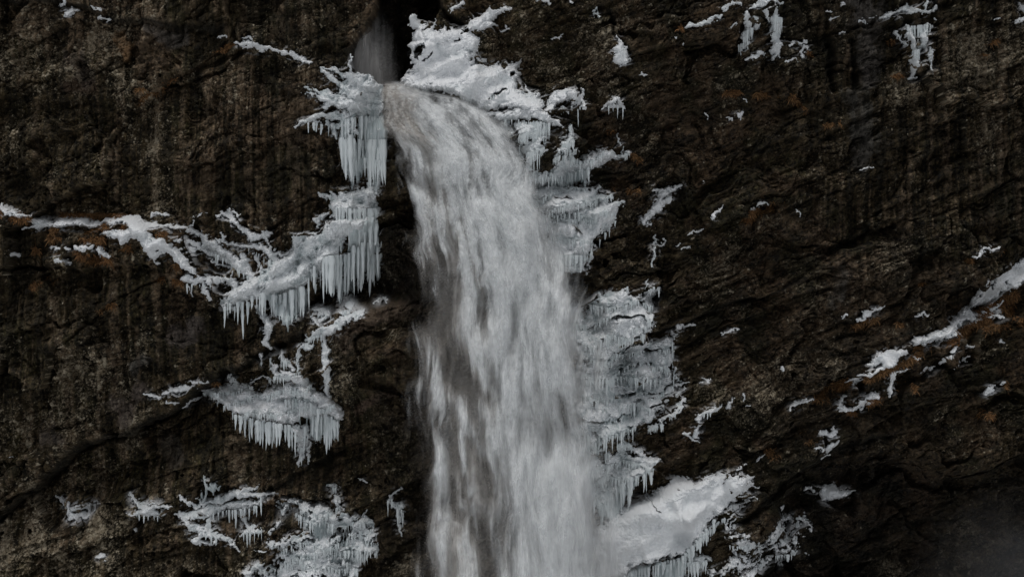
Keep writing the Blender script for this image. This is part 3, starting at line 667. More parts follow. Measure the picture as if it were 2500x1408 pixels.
formation("ice_mound", "largest frozen mound at the bottom left, draped in short icicles", "ice formation", group="frozen clumps at the bottom left", body="ice_body", ice=.25, lump=1.7, patchy=.85, slope=.12, bulge=1.3, tier=.3,
    polys=[P(7,(1980,1120),(2080,1060),(2150,1120),(2230,1000),(2330,960),(2420,1000),(2490,1010)) + P(8,(310,1040),(320,1150),(340,1200),(280,1280),(220,1390),(200,1500)) + P(7,(1640,1500),(1690,1340),(1900,1310),(1870,1230),(1900,1150))],
    strokes=[S(7,(1990,900,14),(2040,910,30),(2080,980,42),(2150,1010,42),(2240,1020,32),(2290,1030,20)), S(7,(2215,840,14),(2290,835,12)), S(7,(2240,870,16),(2290,910,24),(2320,960,22),(2300,1010,18)), S(7,(1890,890,6),(1900,935,12)), S(7,(1950,920,22),(1930,1000,16),(1870,1080,14),(1820,1120,7)), S(7,(1810,1150,16),(1870,1190,26),(1950,1180,22),(2000,1210,18)), S(7,(1900,1290,26),(2050,1250,32),(2180,1200,36),(2300,1130,36),(2400,1100,32),(2480,1030,24)), S(7,(1690,1350,22),(1780,1360,26),(1860,1340,20)), S(7,(2150,1090,18),(2120,1150,14)), S(7,(2340,1020,14),(2440,980,10)), S(7,(1740,1220,12),(1800,1230,8)),
        S(8,(20,1120,36),(90,1090,40),(180,1110,32)), S(8,(190,1050,24),(260,1020,28),(305,1060,20)), S(8,(-30,1240,30),(120,1200,34),(240,1210,26),(320,1200,14)), S(8,(-20,1340,30),(120,1310,34),(220,1330,22)), S(8,(60,960,18),(70,1010,16)), S(8,(265,940,6),(265,1010,8))],
    curtains=[P(7,(2040,960),(2270,1030),(2260,1110),(2190,1150),(2090,1120)), P(7,(1920,1300),(2180,1220),(2400,1120),(2400,1210),(2200,1330),(1960,1400)), P(8,(-20,1250),(120,1220),(300,1210),(270,1290),(100,1340),(0,1350))],
    fringes=[FR(7,16,40,120,5,10,(1990,980),(2150,1040),(2280,1050)), FR(7,22,40,110,5,9,(1900,1310),(2180,1230),(2400,1130)), FR(8,18,40,110,5,9,(0,1160),(100,1120),(310,1090)), FR(8,18,40,100,5,9,(0,1260),(120,1230),(310,1220)), FR(7,8,30,80,4,8,(1820,1170),(2000,1220)), FR(8,12,30,80,4,8,(0,1360),(220,1350))])
formation("ice_clump", "narrow hooked strip of ice alone on the dark rock just left of the falling water", "ice formation", group="frozen clumps at the bottom left", body="ice_body", ice=.4,
    strokes=[S(8,(495,815,5),(420,860,13),(400,890,9)), S(8,(410,900,12),(440,940,18),(490,960,22),(510,1000,14)), S(8,(490,1000,18),(488,1080,16),(490,1150,5))],
    fringes=[FR(8,6,50,120,5,9,(400,880),(510,980))], singles=[I(8,404,900,1015,7), I(8,430,890,960,6), I(8,470,960,1070,10), I(8,505,990,1130,9)])
# --- right of the lip
formation("snow_bank", "deep snow bank over boulders at the right of the waterfall lip", "snow", group="snow on the ledges", ice=.08, slope=.4, lump=.95, warp=1.4,
    polys=[P(2,(855,115),(880,110),(930,140),(960,160),(940,210),(970,200),(1005,135),(1000,210),(1040,220),(1060,170),(1090,200),(1130,190),(1200,200),(1270,130),(1350,70),(1385,30),(1420,60),(1510,40),(1500,75),(1440,90),(1400,140),(1430,180),(1380,190),(1330,230),(1270,235),(1290,270),(1280,330),(1240,370),(1250,430),(1330,440),(1400,450),(1430,420),(1470,470),(1490,430),(1540,400),(1580,370),(1560,430),(1580,500),(1560,560),(1575,600),(1620,640),(1700,640),(1740,710),(1730,770),(1690,790),(1550,760),(1420,745),(1300,750),(1200,690),(1130,650),(1000,630),(850,630),(775,600),(770,560),(800,510),(850,480),(860,430),(830,360),(815,320),(850,270),(880,200),(845,190))],
    strokes=[S(2,(880,330,45),(960,310,40),(1060,260,45),(1180,230,35)), S(2,(860,540,50),(1000,480,45),(1150,440,40),(1270,310,30)), S(2,(1000,570,40),(1200,540,45),(1400,560,40),(1540,590,25)), S(2,(900,600,30),(1050,620,24),(1150,660,16)), S(2,(1380,700,30),(1500,690,34),(1620,680,34)), S(2,(1760,780,14),(1800,680,30),(1860,640,36),(1940,670,34),(2000,710,20),(2015,740,8)), S(2,(1990,620,8),(1995,690,14)), S(2,(1860,740,14),(1900,790,4)), S(2,(1620,580,6),(1640,640,12)), S(2,(1250,220,20),(1330,140,30),(1400,90,24),(1490,60,12)),
        S(2,(1340,770,20),(1450,800,28),(1560,790,33),(1680,790,36),(1780,830,28),(1860,860,12))],
    holes=[P(2,(870,340),(930,290),(940,330),(915,370),(900,410),(870,400),(855,370)), P(2,(915,420),(1000,370),(1010,380),(930,430)), P(2,(1505,480),(1530,470),(1550,500),(1525,525),(1505,510)), P(2,(1120,290),(1170,255),(1180,262),(1130,305)), P(2,(1190,215),(1230,205),(1270,215),(1240,245),(1200,240)), P(2,(1370,690),(1400,665),(1460,610),(1480,625),(1430,670),(1390,700)), P(2,(1740,640),(1755,690),(1750,760),(1735,750),(1740,700))],
    fringes=[FR(2,10,20,60,5,8,(1380,690),(1480,640)), FR(2,12,40,110,5,10,(1450,830),(1560,830),(1780,860)), FR(2,6,30,90,4,8,(1830,740),(2010,740))],
    singles=[I(2,1970,740,880,5), I(2,1385,660,730,7), I(2,1400,660,700,6)])
formation("frozen_wall", "pale ice glazing the blocky rock below the snow bank", "ice formation", group="ice formations beside the fall", ice=.4, lump=1.5, patchy=.98, slope=.1, tier=.34,
    polys=[P(2,(1460,830),(1540,840),(1530,900),(1500,940),(1470,900)), P(2,(1570,830),(1780,850),(1790,950),(1710,1020),(1610,1040),(1575,1000),(1580,900))],
    strokes=[S(2,(1570,840,14),(1575,960,12),(1575,1090,8)), S(2,(1970,880,12),(1945,930,18),(1920,990,22),(1885,1050,20),(1850,1080,10)), S(2,(1830,960,14),(1890,945,8)), S(2,(1960,1040,12),(1940,1100,12)), S(2,(1800,1090,12),(1880,1060,14))],
    fringes=[FR(2,14,60,170,4,9,(1580,850),(1790,860)), FR(2,8,40,110,4,8,(1870,1040),(1960,1030))], singles=[I(2,1575,850,1110,10), I(2,1640,850,1020,8)])
formation("frozen_ledge", "stepped snow ledges with short icicles, touching the right edge of the waterfall", "ice formation", group="ice formations beside the fall", ice=.15, slope=.3, lump=1.5, bulge=1.3, tier=.16,
    polys=[P(2,(1640,1170),(1700,1170),(1800,1150),(1880,1090),(1960,1080),(2080,1050),(2140,1010),(2230,1030),(2340,1030),(2340,1050),(2200,1060),(2140,1100),(2060,1140),(1950,1180),(1900,1230),(1800,1240),(1640,1250)),
        P(5,(1280,-40),(1400,30),(1530,10),(1680,30),(1810,30),(1830,90),(1920,50),(1930,90),(1860,120),(1740,150),(1640,220),(1520,190),(1420,150),(1330,60)),
        P(5,(1400,140),(1520,220),(1640,215),(1720,150),(1850,130),(2010,110),(1950,170),(1960,230),(1880,290),(1820,370),(1790,450),(1745,520),(1735,590),(1560,600),(1520,590),(1470,330),(1400,200))],
    strokes=[S(2,(2340,1040,10),(2230,1045,20),(2140,1030,28),(2080,1080,36),(1960,1110,40),(1870,1130,46),(1800,1190,46),(1720,1230,46),(1650,1230,36)), S(2,(1770,1030,7),(1690,1050,18),(1640,1080,22),(1625,1180,11)), S(5,(1400,60,34),(1530,45,36),(1680,60,40),(1800,60,30),(1820,20,10)), S(5,(1430,130,44),(1560,170,44),(1700,120,40),(1830,100,26),(1920,70,12)), S(5,(2010,112,8),(1920,150,28),(1830,190,40),(1700,220,40)), S(5,(1960,230,10),(1890,280,22),(1860,330,14)), S(5,(1810,420,10),(1780,500,14),(1765,560,6)), S(5,(1560,500,34),(1640,490,34),(1720,480,24)), S(2,(2090,1290,10),(2060,1320,20)), S(2,(2200,1310,14),(2150,1370,22))],
    curtains=[P(2,(1640,1190),(1830,1190),(2060,1130),(2030,1230),(1900,1270),(1780,1310),(1640,1270)), P(5,(1500,200),(1640,210),(1700,190),(1690,240),(1590,300),(1530,310)), P(5,(1530,480),(1745,480),(1735,600),(1640,615),(1550,600))],
    fringes=[FR(2,22,40,100,5,10,(1640,1220),(1830,1210),(2060,1140)), FR(5,10,30,90,5,9,(1500,230),(1700,200)), FR(5,16,50,130,7,12,(1540,490),(1745,490)), FR(5,8,30,80,5,9,(1330,50),(1560,50)), FR(2,8,60,150,5,9,(1620,1060),(1720,1060)), FR(5,6,30,70,5,8,(1790,440),(1960,240))])
formation("frozen_wall", "rough grey ice crust under the dark notch, right of the water", "ice formation", group="ice formations beside the fall", ice=.18, lump=2.0, bulge=1.3, warp=2.0, tier=.55, slope=.12,
    polys=[P(5,(1640,850),(1720,835),(1760,940),(1770,830),(1800,780),(1900,720),(2030,700),(2050,750),(2150,760),(2210,700),(2280,715),(2230,760),(2200,860),(2200,960),(2130,1040),(2010,1100),(2000,1160),(1850,1200),(1780,1200),(1730,1180),(1700,1110),(1650,1050))],
    strokes=[S(5,(2280,715,6),(2210,720,14),(2170,780,14),(2120,850,10)), S(5,(1760,900,7),(1770,980,8),(1840,1020,9),(1845,1180,7)), S(5,(1650,850,6),(1720,840,7),(1750,900,7)), S(5,(1650,1040,12),(1700,1090,14),(1780,1090,10)), S(5,(1800,830,18),(1880,790,18),(1960,770,16)), S(5,(1880,960,26),(1960,920,24),(2060,920,18)), S(5,(2080,1000,20),(2150,1000,18),(2200,950,10))],
    fringes=[FR(5,12,60,150,5,9,(1640,950),(1760,960)), FR(5,10,60,150,5,9,(1780,1030),(1850,1060)), FR(5,14,30,100,4,8,(1880,1060),(2010,1060)), FR(5,8,30,70,4,7,(2050,980),(2200,960))], singles=[I(5,1780,1000,1200,10), I(5,1840,1020,1190,9), I(5,2125,1010,1080,6)])
formation("ice_mound", "tall stepped mound of lumpy ice beside the middle of the waterfall", "ice formation", group="ice formations beside the fall", body="ice_body", ice=.12, lump=1.7, slope=.15, bulge=1.5, warp=1.8, tier=.6,
    polys=[P(5,(2010,1160),(2100,1090),(2240,1050),(2330,1020),(2345,1080),(2330,1230),(2330,1340),(2290,1420),(2300,1450),(2240,1540),(2160,1600),(2080,1680),(1950,1720),(1850,1760),(1780,1830),(1690,1870),(1640,1720),(1690,1620),(1710,1440),(1700,1240),(1850,1210))],
    strokes=[S(5,(2350,1000,10),(2340,1080,12),(2345,1240,8)), S(5,(2020,1150,24),(2110,1110,30),(2200,1090,26),(2300,1060,18)), S(5,(1760,1250,34),(1880,1220,36),(2000,1200,34),(2110,1190,32),(2200,1170,24)), S(5,(1740,1310,36),(1860,1310,36),(1990,1290,36),(2120,1260,36),(2250,1270,34),(2310,1290,16)), S(8,(1760,50,40),(1880,30,36),(2020,20,40),(2180,30,36),(2280,60,20)), S(8,(1950,110,30),(2040,150,34),(2120,210,36),(2200,170,30),(2290,120,20)), S(8,(1830,240,26),(1900,280,26),(1980,320,26)), S(8,(2440,80,5),(2340,120,15),(2280,165,18)), S(8,(2420,130,5),(2370,180,8)), S(8,(2420,210,9),(2350,310,16),(2260,370,18),(2190,410,14)), S(8,(1740,430,26),(1800,470,26),(1860,430,20)), S(8,(1700,480,16),(1690,600,12)), S(8,(1790,330,20),(1850,370,20),(1930,400,16)), S(5,(2370,1240,10),(2360,1340,8)), S(8,(2220,290,18),(2160,360,16))],
    curtains=[P(5,(1730,1290),(1990,1260),(2310,1280),(2290,1380),(2050,1400),(1740,1420)), P(8,(1730,60),(2020,30),(2280,60),(2260,160),(2050,190),(1900,230),(1760,240)), P(8,(1820,270),(2000,290),(2200,200),(2180,300),(2080,420),(1960,470),(1860,440)), P(8,(1690,470),(1890,440),(1850,540),(1760,610),(1690,640))],
    fringes=[FR(5,12,30,80,4,8,(1740,1330),(1990,1320),(2250,1300)), FR(8,24,50,130,5,9,(1740,80),(2020,60),(2280,90)), FR(8,22,60,140,5,10,(1850,260),(2120,240),(2280,180)), FR(8,16,60,130,5,9,(1700,440),(1870,470),(2080,400)), FR(8,8,30,70,4,8,(2170,420),(2280,380)), FR(8,6,60,120,4,7,(1690,500),(1860,500))], singles=[I(5,2345,1080,1240,6), I(8,2355,60,160,5), I(8,2345,130,220,6)])
formation("frozen_ledge", "ice shelf narrowing to a point at right, with hanging icicles above the snow slab", "ice formation", group="ice formations beside the fall", ice=.2, lump=1.3, slope=.2, bulge=1.4, warp=1.6, tier=.3,
    polys=[P(8,(1690,690),(1800,600),(1860,600),(2000,500),(2080,530),(2150,570),(2270,630),(2180,690),(2120,760),(2040,790),(1940,860),(1860,950),(1800,900),(1740,800))],
    strokes=[S(8,(1880,560,18),(2000,600,16),(2100,620,14),(2270,632,7)), S(8,(1990,500,10),(2060,530,14),(2160,580,14)), S(8,(1880,690,14),(1980,720,22),(2060,740,18)), S(8,(2000,680,14),(2100,710,20),(2190,690,10)), S(8,(1800,770,20),(1860,810,22),(1940,800,20)), S(8,(1780,640,14),(1860,700,14)), S(8,(1720,760,18),(1780,830,18))],
    holes=[P(8,(1900,540),(1990,490),(1960,560),(1920,580)), P(8,(2010,560),(2060,550),(2150,600),(2060,600)), P(8,(1830,590),(1870,600),(1880,640),(1850,640))],
    curtains=[P(8,(1800,780),(1950,760),(2120,740),(2110,800),(2050,860),(1990,930),(1920,1010),(1870,1020),(1830,960))],
    fringes=[FR(8,16,80,200,6,11,(1800,790),(1950,780),(2060,770)), FR(8,12,60,130,6,10,(1960,760),(2190,700)), FR(8,8,60,140,5,9,(1740,820),(1900,850))], singles=[I(8,1960,800,960,12), I(8,2000,780,930,12), I(8,2145,700,810,9), I(8,1990,860,950,7), I(8,1880,870,1030,13), I(8,1920,850,1020,12)])
formation("snow_slab", "large smooth sloping snow slab at the bottom right of the waterfall", "snow", group="snow on the ledges", ice=.15, slope=.45, lump=.5, thick=.14, warp=1.8,
    polys=[P(8,(1790,1130),(1860,1050),(2050,920),(2200,850),(2340,760)) + P(9,(180,735),(250,748),(330,720),(440,705),(550,730),(620,735),(700,710),(660,750),(690,770),(600,800),(550,860),(530,920),(500,960),(460,990),(390,1020),(330,1090),(230,1200),(180,1260)) + P(8,(2300,1285),(2100,1340),(1960,1400),(1860,1400),(1820,1250))],
    strokes=[S(9,(400,705,6),(350,715,8),(330,740,8)), S(9,(430,702,5),(490,712,8),(530,740,9)), S(9,(705,710,5),(640,728,10),(560,760,18)), S(9,(690,770,5),(630,788,10),(560,810,16)), S(9,(705,858,4),(650,856,8),(580,872,10)), S(9,(640,890,5),(580,940,10),(510,980,14)), S(9,(620,935,4),(560,990,8),(510,1035,8),(490,1085,6)), S(9,(590,1000,4),(540,1055,8),(500,1095,7)), S(9,(610,820,5),(550,850,8)), S(8,(2400,790,18),(2480,780,22),(2620,755,18)), S(8,(2200,860,14),(2300,880,14),(2420,850,14))],
    holes=[P(8,(2170,870),(2182,870),(2245,960),(2232,962))],
    curtains=[P(8,(1940,1400),(2120,1350),(2300,1300),(2430,1265),(2440,1300),(2420,1420),(2430,1500),(1940,1500))],
    fringes=[FR(9,26,40,110,7,14,(180,1265),(330,1105),(480,1005)), FR(8,24,60,150,6,11,(1980,1400),(2200,1330),(2430,1270))], singles=[I(9,395,1020,1120,14), I(9,340,1080,1170,10), I(9,300,1110,1215,10), I(9,270,1150,1230,9), I(9,220,1200,1300,8)])
formation("ice_clump", "short stub of ice tucked under the right end of the snow slab", "ice formation", group="frozen clumps at the bottom right", ice=.4,
    strokes=[S(9,(235,1300,24),(290,1290,28),(350,1280,14)), S(9,(240,1350,22),(300,1340,18))], fringes=[FR(9,12,50,110,6,10,(215,1310),(345,1300))])
formation("snow_clump", "branching snow clump on the dark rock at the bottom, right of the snow slab", "snow", group="frozen clumps at the bottom right", ice=.15, lump=1.4, bulge=.7, warp=2.2, patchy=.85,
    strokes=[S(9,(500,1160,12),(560,1150,20),(620,1150,15)), S(9,(560,1200,26),(640,1200,22),(680,1190,10)), S(9,(530,1250,18),(545,1310,9)), S(9,(830,1120,17),(880,1090,27),(950,1060,15),(1010,1070,15),(1060,1125,14)), S(9,(1000,1030,11),(1040,1060,9)), S(9,(730,1220,30),(790,1190,35),(850,1130,22)), S(9,(700,1290,18),(820,1260,26),(910,1210,30),(1000,1165,20)), S(9,(830,1310,26),(920,1300,26),(950,1240,18)), S(9,(380,1385,26),(480,1350,30),(600,1330,19),(730,1290,17)), S(9,(640,1380,26),(780,1345,26)), S(9,(590,1290,12),(680,1270,14)), S(9,(870,1360,12),(890,1350,10)), S(9,(1030,1260,7),(1060,1280,7)), S(9,(560,1380,20),(640,1420,20)), S(9,(900,1040,9),(890,1080,14))],
    fringes=[FR(9,12,20,60,4,8,(500,1200),(680,1210)), FR(9,10,20,60,4,8,(830,1300),(960,1290))])
formation("snow_patch", "beak shaped snow patch alone on the darkest rock at lower right", "snow", group="snow on the ledges", lump=.6, warp=.7, slope=.2,
    polys=[P(9,(1165,870),(1200,820),(1270,820),(1310,850),(1410,845),(1370,870),(1320,910),(1180,925))], strokes=[S(9,(1200,840,18),(1280,850,22))])
formation("snow_patch", "tiny arched snow patch just left of the beak shaped one", "snow", group="snow on the ledges", lump=.5, strokes=[S(9,(1060,850,8),(1100,835,9),(1125,860,5))])
formation("snow_patch", "round snow dot above the branching snow clump", "snow", group="snow on the ledges", lump=.5, strokes=[S(9,(885,975,12),(905,970,12))])
formation("snow_patch", "ragged snow patch above the darkest rock at lower right", "snow", group="snow on the ledges", lump=.6,
    polys=[P(9,(1120,545),(1180,540),(1200,500),(1270,490),(1275,515),(1210,560),(1200,580),(1160,570))], strokes=[S(9,(1095,565,6),(1140,550,9))])
formation("snow_patch", "hook shaped snow patch just above the ragged one at lower right", "snow", group="snow on the ledges", lump=.6, strokes=[S(9,(1140,440,11),(1200,455,14),(1235,450,13),(1220,410,9))])
formation("snow_patch", "small snow dab just under the ragged patch at lower right", "snow", group="snow on the ledges", lump=.5, strokes=[S(9,(1180,625,13),(1210,605,7))])
formation("snow_patch", "tick shaped snow patch on a grassy knob right of centre", "snow", group="snow on the ledges", lump=.6,
    strokes=[S(9,(1255,270,17),(1280,215,12),(1300,185,6)), S(9,(1255,285,16),(1330,285,19),(1400,240,28),(1470,180,23),(1490,160,10))])
formation("snow_ledge", "long snow band climbing diagonally to the right edge of the picture", "snow", group="snow on the ledges", slope=.4, lump=.4,
    polys=[P(6,(2570,470),(2499,520),(2430,560),(2350,620),(2280,660),(2215,720),(2220,750),(2180,800),(2140,840),(2070,890),(1980,950),(1900,990),(1840,1020),(1760,1030),(1760,1100),(1830,1080),(1900,1060),(2000,1030),(2060,990),(2120,940),(2190,920),(2180,850),(2230,840),(2290,800),(2360,770),(2400,740),(2499,690),(2570,650))],
    holes=[P(6,(2270,690),(2310,670),(2330,690),(2300,705)), P(6,(2400,670),(2420,660),(2430,680),(2410,690)), P(6,(2300,720),(2325,640),(2332,645),(2312,725)), P(6,(2230,770),(2240,745),(2250,750),(2240,775))])
formation("snow_patch", "forked snow patch at the lower left end of the long diagonal band", "snow", group="snow on the ledges", slope=.4, lump=.5,
    polys=[P(6,(1430,1200),(1540,1140),(1600,1125),(1700,1120),(1715,1140),(1640,1190),(1600,1250),(1530,1240),(1520,1190),(1450,1225))],
    strokes=[S(6,(1290,1325,7),(1350,1300,18),(1430,1280,20),(1520,1250,16)), S(6,(1340,1350,14),(1370,1300,16)), S(6,(1600,1280,18),(1590,1340,20),(1580,1400,18),(1575,1440,6)), S(6,(1620,1280,12),(1700,1270,6))])
formation("snow_patch", "double snow strip on a grass tuft left of the long diagonal band", "snow", group="snow on the ledges", lump=.5,
    strokes=[S(6,(1360,910,16),(1420,895,16)), S(6,(1420,870,16),(1550,820,12)), S(6,(1270,910,6),(1300,890,7)), S(6,(1770,880,9),(1800,868,8),(1850,862,4))])
formation("snow_patch", "thin snow strip above the long diagonal band near the right edge", "snow", group="snow on the ledges", lump=.4,
    strokes=[S(6,(2140,495,7),(2200,470,12),(2330,430,9))])
scraps("small snow scrap in the orange grass under the long diagonal band", "snow on the ledges", lump=.5, strokes=[S(6,(2270,885,18),(2320,895,14),(2370,905,12)), S(6,(1940,1195,12),(1980,1170,14)), S(6,(2100,1190,10),(2130,1170,7)), S(6,(2020,1240,10),(2060,1205,7)), S(6,(2100,1085,12),(2150,1100,9)), S(6,(1980,1130,9),(2020,1110,8)), S(6,(2300,840,9),(2370,815,9)), S(6,(1760,1180,7),(1800,1165,7)), S(6,(1820,1260,7),(1900,1230,8)), S(6,(2340,1050,9),(2360,1070,6)), S(6,(2180,935,8),(2220,925,8))])
formation("snow_patch", "slanted snow scrap alone near the right edge in the lower half", "snow", group="snow on the ledges", lump=.4, strokes=[S(9,(2250,170,14),(2300,110,13)), S(9,(2345,100,7),(2365,90,8))])
formation("snow_patch", "slim snow strip left of the tick shaped patch", "snow", group="snow on the ledges", lump=.4, strokes=[S(9,(910,275,12),(990,245,17),(1060,210,11),(1085,220,5))])
formation("snow_patch", "hooked snow strip dripping ice above the snow slab", "snow", group="snow on the ledges", lump=.8, ice=.2,
    strokes=[S(9,(290,310,9),(380,280,20),(450,225,7)), S(9,(300,320,14),(270,400,18),(280,460,13)), S(9,(195,440,12),(250,470,11),(290,500,5))], fringes=[FR(9,5,25,50,4,7,(300,310),(380,295))])
scraps("broken snow scrap just around the hooked strip above the snow slab", "snow on the ledges", lump=.4, strokes=[S(9,(490,255,14),(515,210,13)), S(9,(590,165,9),(600,200,7)), S(9,(620,245,5),(660,250,5)), S(9,(350,70,9),(370,60,8)), S(9,(300,95,7),(320,90,7)), S(9,(710,630,9),(740,590,6)), S(9,(550,690,5),(620,650,4)), S(6,(855,1270,9),(865,1240,8))])
formation("snow_patch", "zigzag snow patch right of the stepped ledges", "snow", group="snow on the ledges", lump=.6, slope=.4,
    strokes=[S(5,(2130,230,23),(2190,190,32),(2270,110,26),(2320,100,10)), S(5,(2200,42,10),(2290,50,20),(2410,5,9)), S(5,(2270,50,18),(2250,110,20)), S(5,(2150,265,10),(2190,250,8))])
formation("snow_patch", "short upright snow sliver between the zigzag patch and a grass tuft", "snow", group="snow on the ledges", lump=.4, strokes=[S(6,(390,215,12),(430,185,12),(465,145,4))])
scraps("thin snow cap on an orange grass tuft, right of the snow sliver", "snow caps on the grass tuft", lump=.4, strokes=[S(6,(640,165,7),(690,145,7)), S(6,(715,125,7),(790,125,7)), S(6,(960,190,6),(990,205,5))])
scraps("thin snow sliver on the bare rock under the grass tuft", "snow on the ledges", lump=.4, strokes=[S(6,(220,350,7),(310,310,5)), S(6,(30,430,6),(60,370,6)), S(6,(200,440,6),(240,430,5)), S(6,(150,420,5),(170,405,5))])
formation("ice_streak", "thin vertical ice drip on the rock right of the stepped ledges", "ice formation", group="ice drips on the upper rock", ice=.5, strokes=[S(5,(2220,350,5),(2212,420,7),(2200,500,9),(2205,550,9)), S(5,(2190,490,6),(2185,510,6)), S(5,(2165,650,4),(2160,710,6))])
scraps("flat snow strip on the ledge right of the rough ice crust", "snow strips right of the ice crust", lump=.4, strokes=[S(6,(170,975,12),(220,960,10),(280,945,4)), S(6,(470,1022,7),(570,980,5)), S(6,(300,1300,6),(370,1320,7))])
formation("ice_streak", "double frozen drip under a snowy ledge at the top, right of centre", "ice formation", group="ice drips on the upper rock", ice=.35,
    strokes=[S(3,(220,190,9),(300,175,12),(380,150,16),(440,130,11)), S(3,(450,95,10),(510,60,12),(570,55,7)), S(3,(630,75,9),(700,40,20),(760,20,14),(850,20,7)), S(3,(690,-10,10),(700,30,12)), S(3,(620,120,20),(640,180,28),(620,240,28),(600,300,18),(570,340,11)), S(3,(680,130,9),(690,180,9)), S(3,(740,100,17),(760,140,12)), S(3,(810,80,17),(820,200,30),(815,300,28),(825,370,19)), S(3,(790,120,9),(790,220,12)), S(3,(520,200,8),(550,190,8)), S(3,(770,350,6),(770,370,5)), S(3,(850,370,6),(855,390,5))],
    fringes=[FR(3,10,40,110,4,8,(590,230),(660,200)), FR(3,10,60,130,5,9,(790,120),(860,130)), FR(3,6,40,80,4,7,(560,310),(630,290))])
scraps("snow scrap on the rock under the double frozen drip", "snow on the ledges", lump=.4, strokes=[S(3,(625,385,10),(690,370,17),(750,345,12)), S(3,(910,295,12),(950,290,10)), S(3,(970,290,7),(1030,270,6)), S(3,(880,425,6),(960,390,5)), S(3,(990,355,8),(1010,330,11),(1030,300,11)), S(3,(120,265,6),(140,260,6)), S(3,(185,285,5),(185,300,5))])
formation("ice_streak", "frozen drip below a bowed snow ledge at the top right", "ice formation", group="ice drips on the upper rock", ice=.4,
    strokes=[S(3,(1550,120,10),(1640,85,16),(1720,60,22),(1800,75,17),(1890,70,12),(1900,45,9)), S(3,(1730,0,5),(1735,45,6)), S(3,(1830,0,8),(1835,50,8)), S(3,(1740,180,22),(1750,260,26),(1770,340,28),(1775,430,17),(1770,515,14)), S(3,(1830,170,24),(1840,260,22),(1800,320,18)), S(3,(1665,215,14),(1670,235,12)), S(3,(1690,240,6),(1695,310,5)), S(3,(1870,325,12),(1875,430,6),(1880,520,4)), S(3,(1870,180,7),(1860,240,8)), S(3,(1840,300,10),(1890,325,8)), S(3,(1750,520,7),(1795,518,6)), S(3,(1910,110,6),(1910,140,5)), S(3,(1660,135,6),(1700,128,6))],
    fringes=[FR(3,12,60,140,4,8,(1720,180),(1870,170)), FR(3,6,40,90,4,7,(1740,350),(1800,340))])
scraps("thin snow fleck on a small ledge between the two frozen drips", "snow on the ledges", lump=.4, strokes=[S(3,(1270,215,6),(1330,195,7)), S(3,(1210,118,7),(1245,102,6)), S(3,(1410,130,5),(1440,120,7),(1470,128,5)), S(3,(1270,20,7),(1295,5,8)), S(3,(1480,100,4),(1510,100,4)), S(3,(1180,62,5),(1200,58,5))])
formation("snow_patch", "tiny white sliver on the bare right hand rock", "snow", group="snow on the ledges", lump=.3, strokes=[S(3,(1390,1142,5),(1475,1120,4))])
scraps("snow scrap beside the top right corner", "snow on the ledges", lump=.5, strokes=[S(3,(2440,145,9),(2510,128,12)), S(3,(2480,0,10),(2490,60,14),(2500,90,8)), S(3,(2320,130,5),(2350,128,5))])
scraps("tiny snow fleck on the brown slab well below the double frozen drip", "snow on the ledges", lump=.3, strokes=[S(3,(340,770,7),(365,785,7)), S(3,(480,800,6),(525,808,6)), S(3,(570,770,8),(600,755,7),(590,780,5)), S(3,(605,670,6),(625,672,5)), S(3,(330,1220,6),(345,1230,5))])
formation("snow_patch", "teardrop shaped snow patch high on the rock right of the snow bank", "snow", group="snow on the ledges", slope=.35, lump=.6,
    polys=[P(2,(2240,240),(2265,280),(2300,330),(2325,410),(2300,440),(2255,455),(2205,420),(2225,380),(2205,340),(2235,300))])
formation("snow_patch", "small snow cap with three icicles right of the snow bank", "snow", group="snow on the ledges", lump=.6,
    strokes=[S(2,(2130,750,4),(2180,700,17),(2250,690,18),(2290,740,10)), S(2,(2190,730,14),(2270,730,14))], singles=[I(2,2180,730,790,5), I(2,2242,730,815,5), I(2,2277,730,825,6), I(2,2210,730,770,4)])
formation("ice_streak", "small vertical ice smear above the tip of the stepped ledges", "ice formation", group="ice drips on the upper rock", ice=.4, strokes=[S(2,(2250,900,8),(2258,950,10),(2270,990,5)), S(2,(2265,1000,3),(2268,1025,3))])
formation("snow_patch", "small snow scrap left of the snow bank's upper tip, beside the dark gap", "snow", group="snow on the ledges", lump=.5, strokes=[S(2,(1110,75,11),(1160,45,15),(1195,25,7))])
scraps("snow fleck on the rock right of the snow bank's upper half", "snow on the ledges", lump=.4, strokes=[S(2,(1790,240,6),(1880,230,6)), S(2,(1690,5,8),(1780,2,9)), S(2,(1920,5,7),(1945,15,6)), S(2,(1270,375,12),(1340,405,9)), S(2,(1455,210,7),(1490,190,6)), S(2,(2400,520,7),(2430,522,6))])
formation("ice_streak", "faint frozen trickle at the top edge, above the teardrop patch", "ice formation", group="ice drips on the upper rock", ice=.6, patchy=.7, strokes=[S(2,(2100,30,10),(2110,80,12),(2115,140,8))])
formation("snow_ledge", "thin snow strip sloping down to the ice at the left of the lip", "snow", group="snow on the ledges", lump=.5,
    strokes=[S(1,(1590,290,13),(1660,310,20),(1740,320,22),(1830,335,20),(1900,350,12),(1980,380,12),(2050,415,16),(2120,428,8)), S(1,(1650,262,6),(1730,280,13)), S(1,(1480,235,5),(1530,245,7))])
scraps("snow scrap under the dark crack in the top left corner", "snow on the ledges", lump=.5, strokes=[S(1,(390,5,11),(430,5,12)), S(1,(440,90,13),(490,85,20),(530,80,10)), S(1,(610,50,7),(690,60,10)), S(1,(670,115,6),(730,125,5)), S(1,(440,70,4),(415,60,4)), S(1,(440,112,6),(500,108,6))])
scraps("lone snow fleck low on the dark left hand rock", "snow on the ledges", lump=.5, strokes=[S(7,(665,1275,16),(695,1280,16)), S(7,(2450,762,10),(2470,770,9)), S(7,(905,1090,9),(920,1095,8)), S(7,(60,615,5),(75,615,5))])
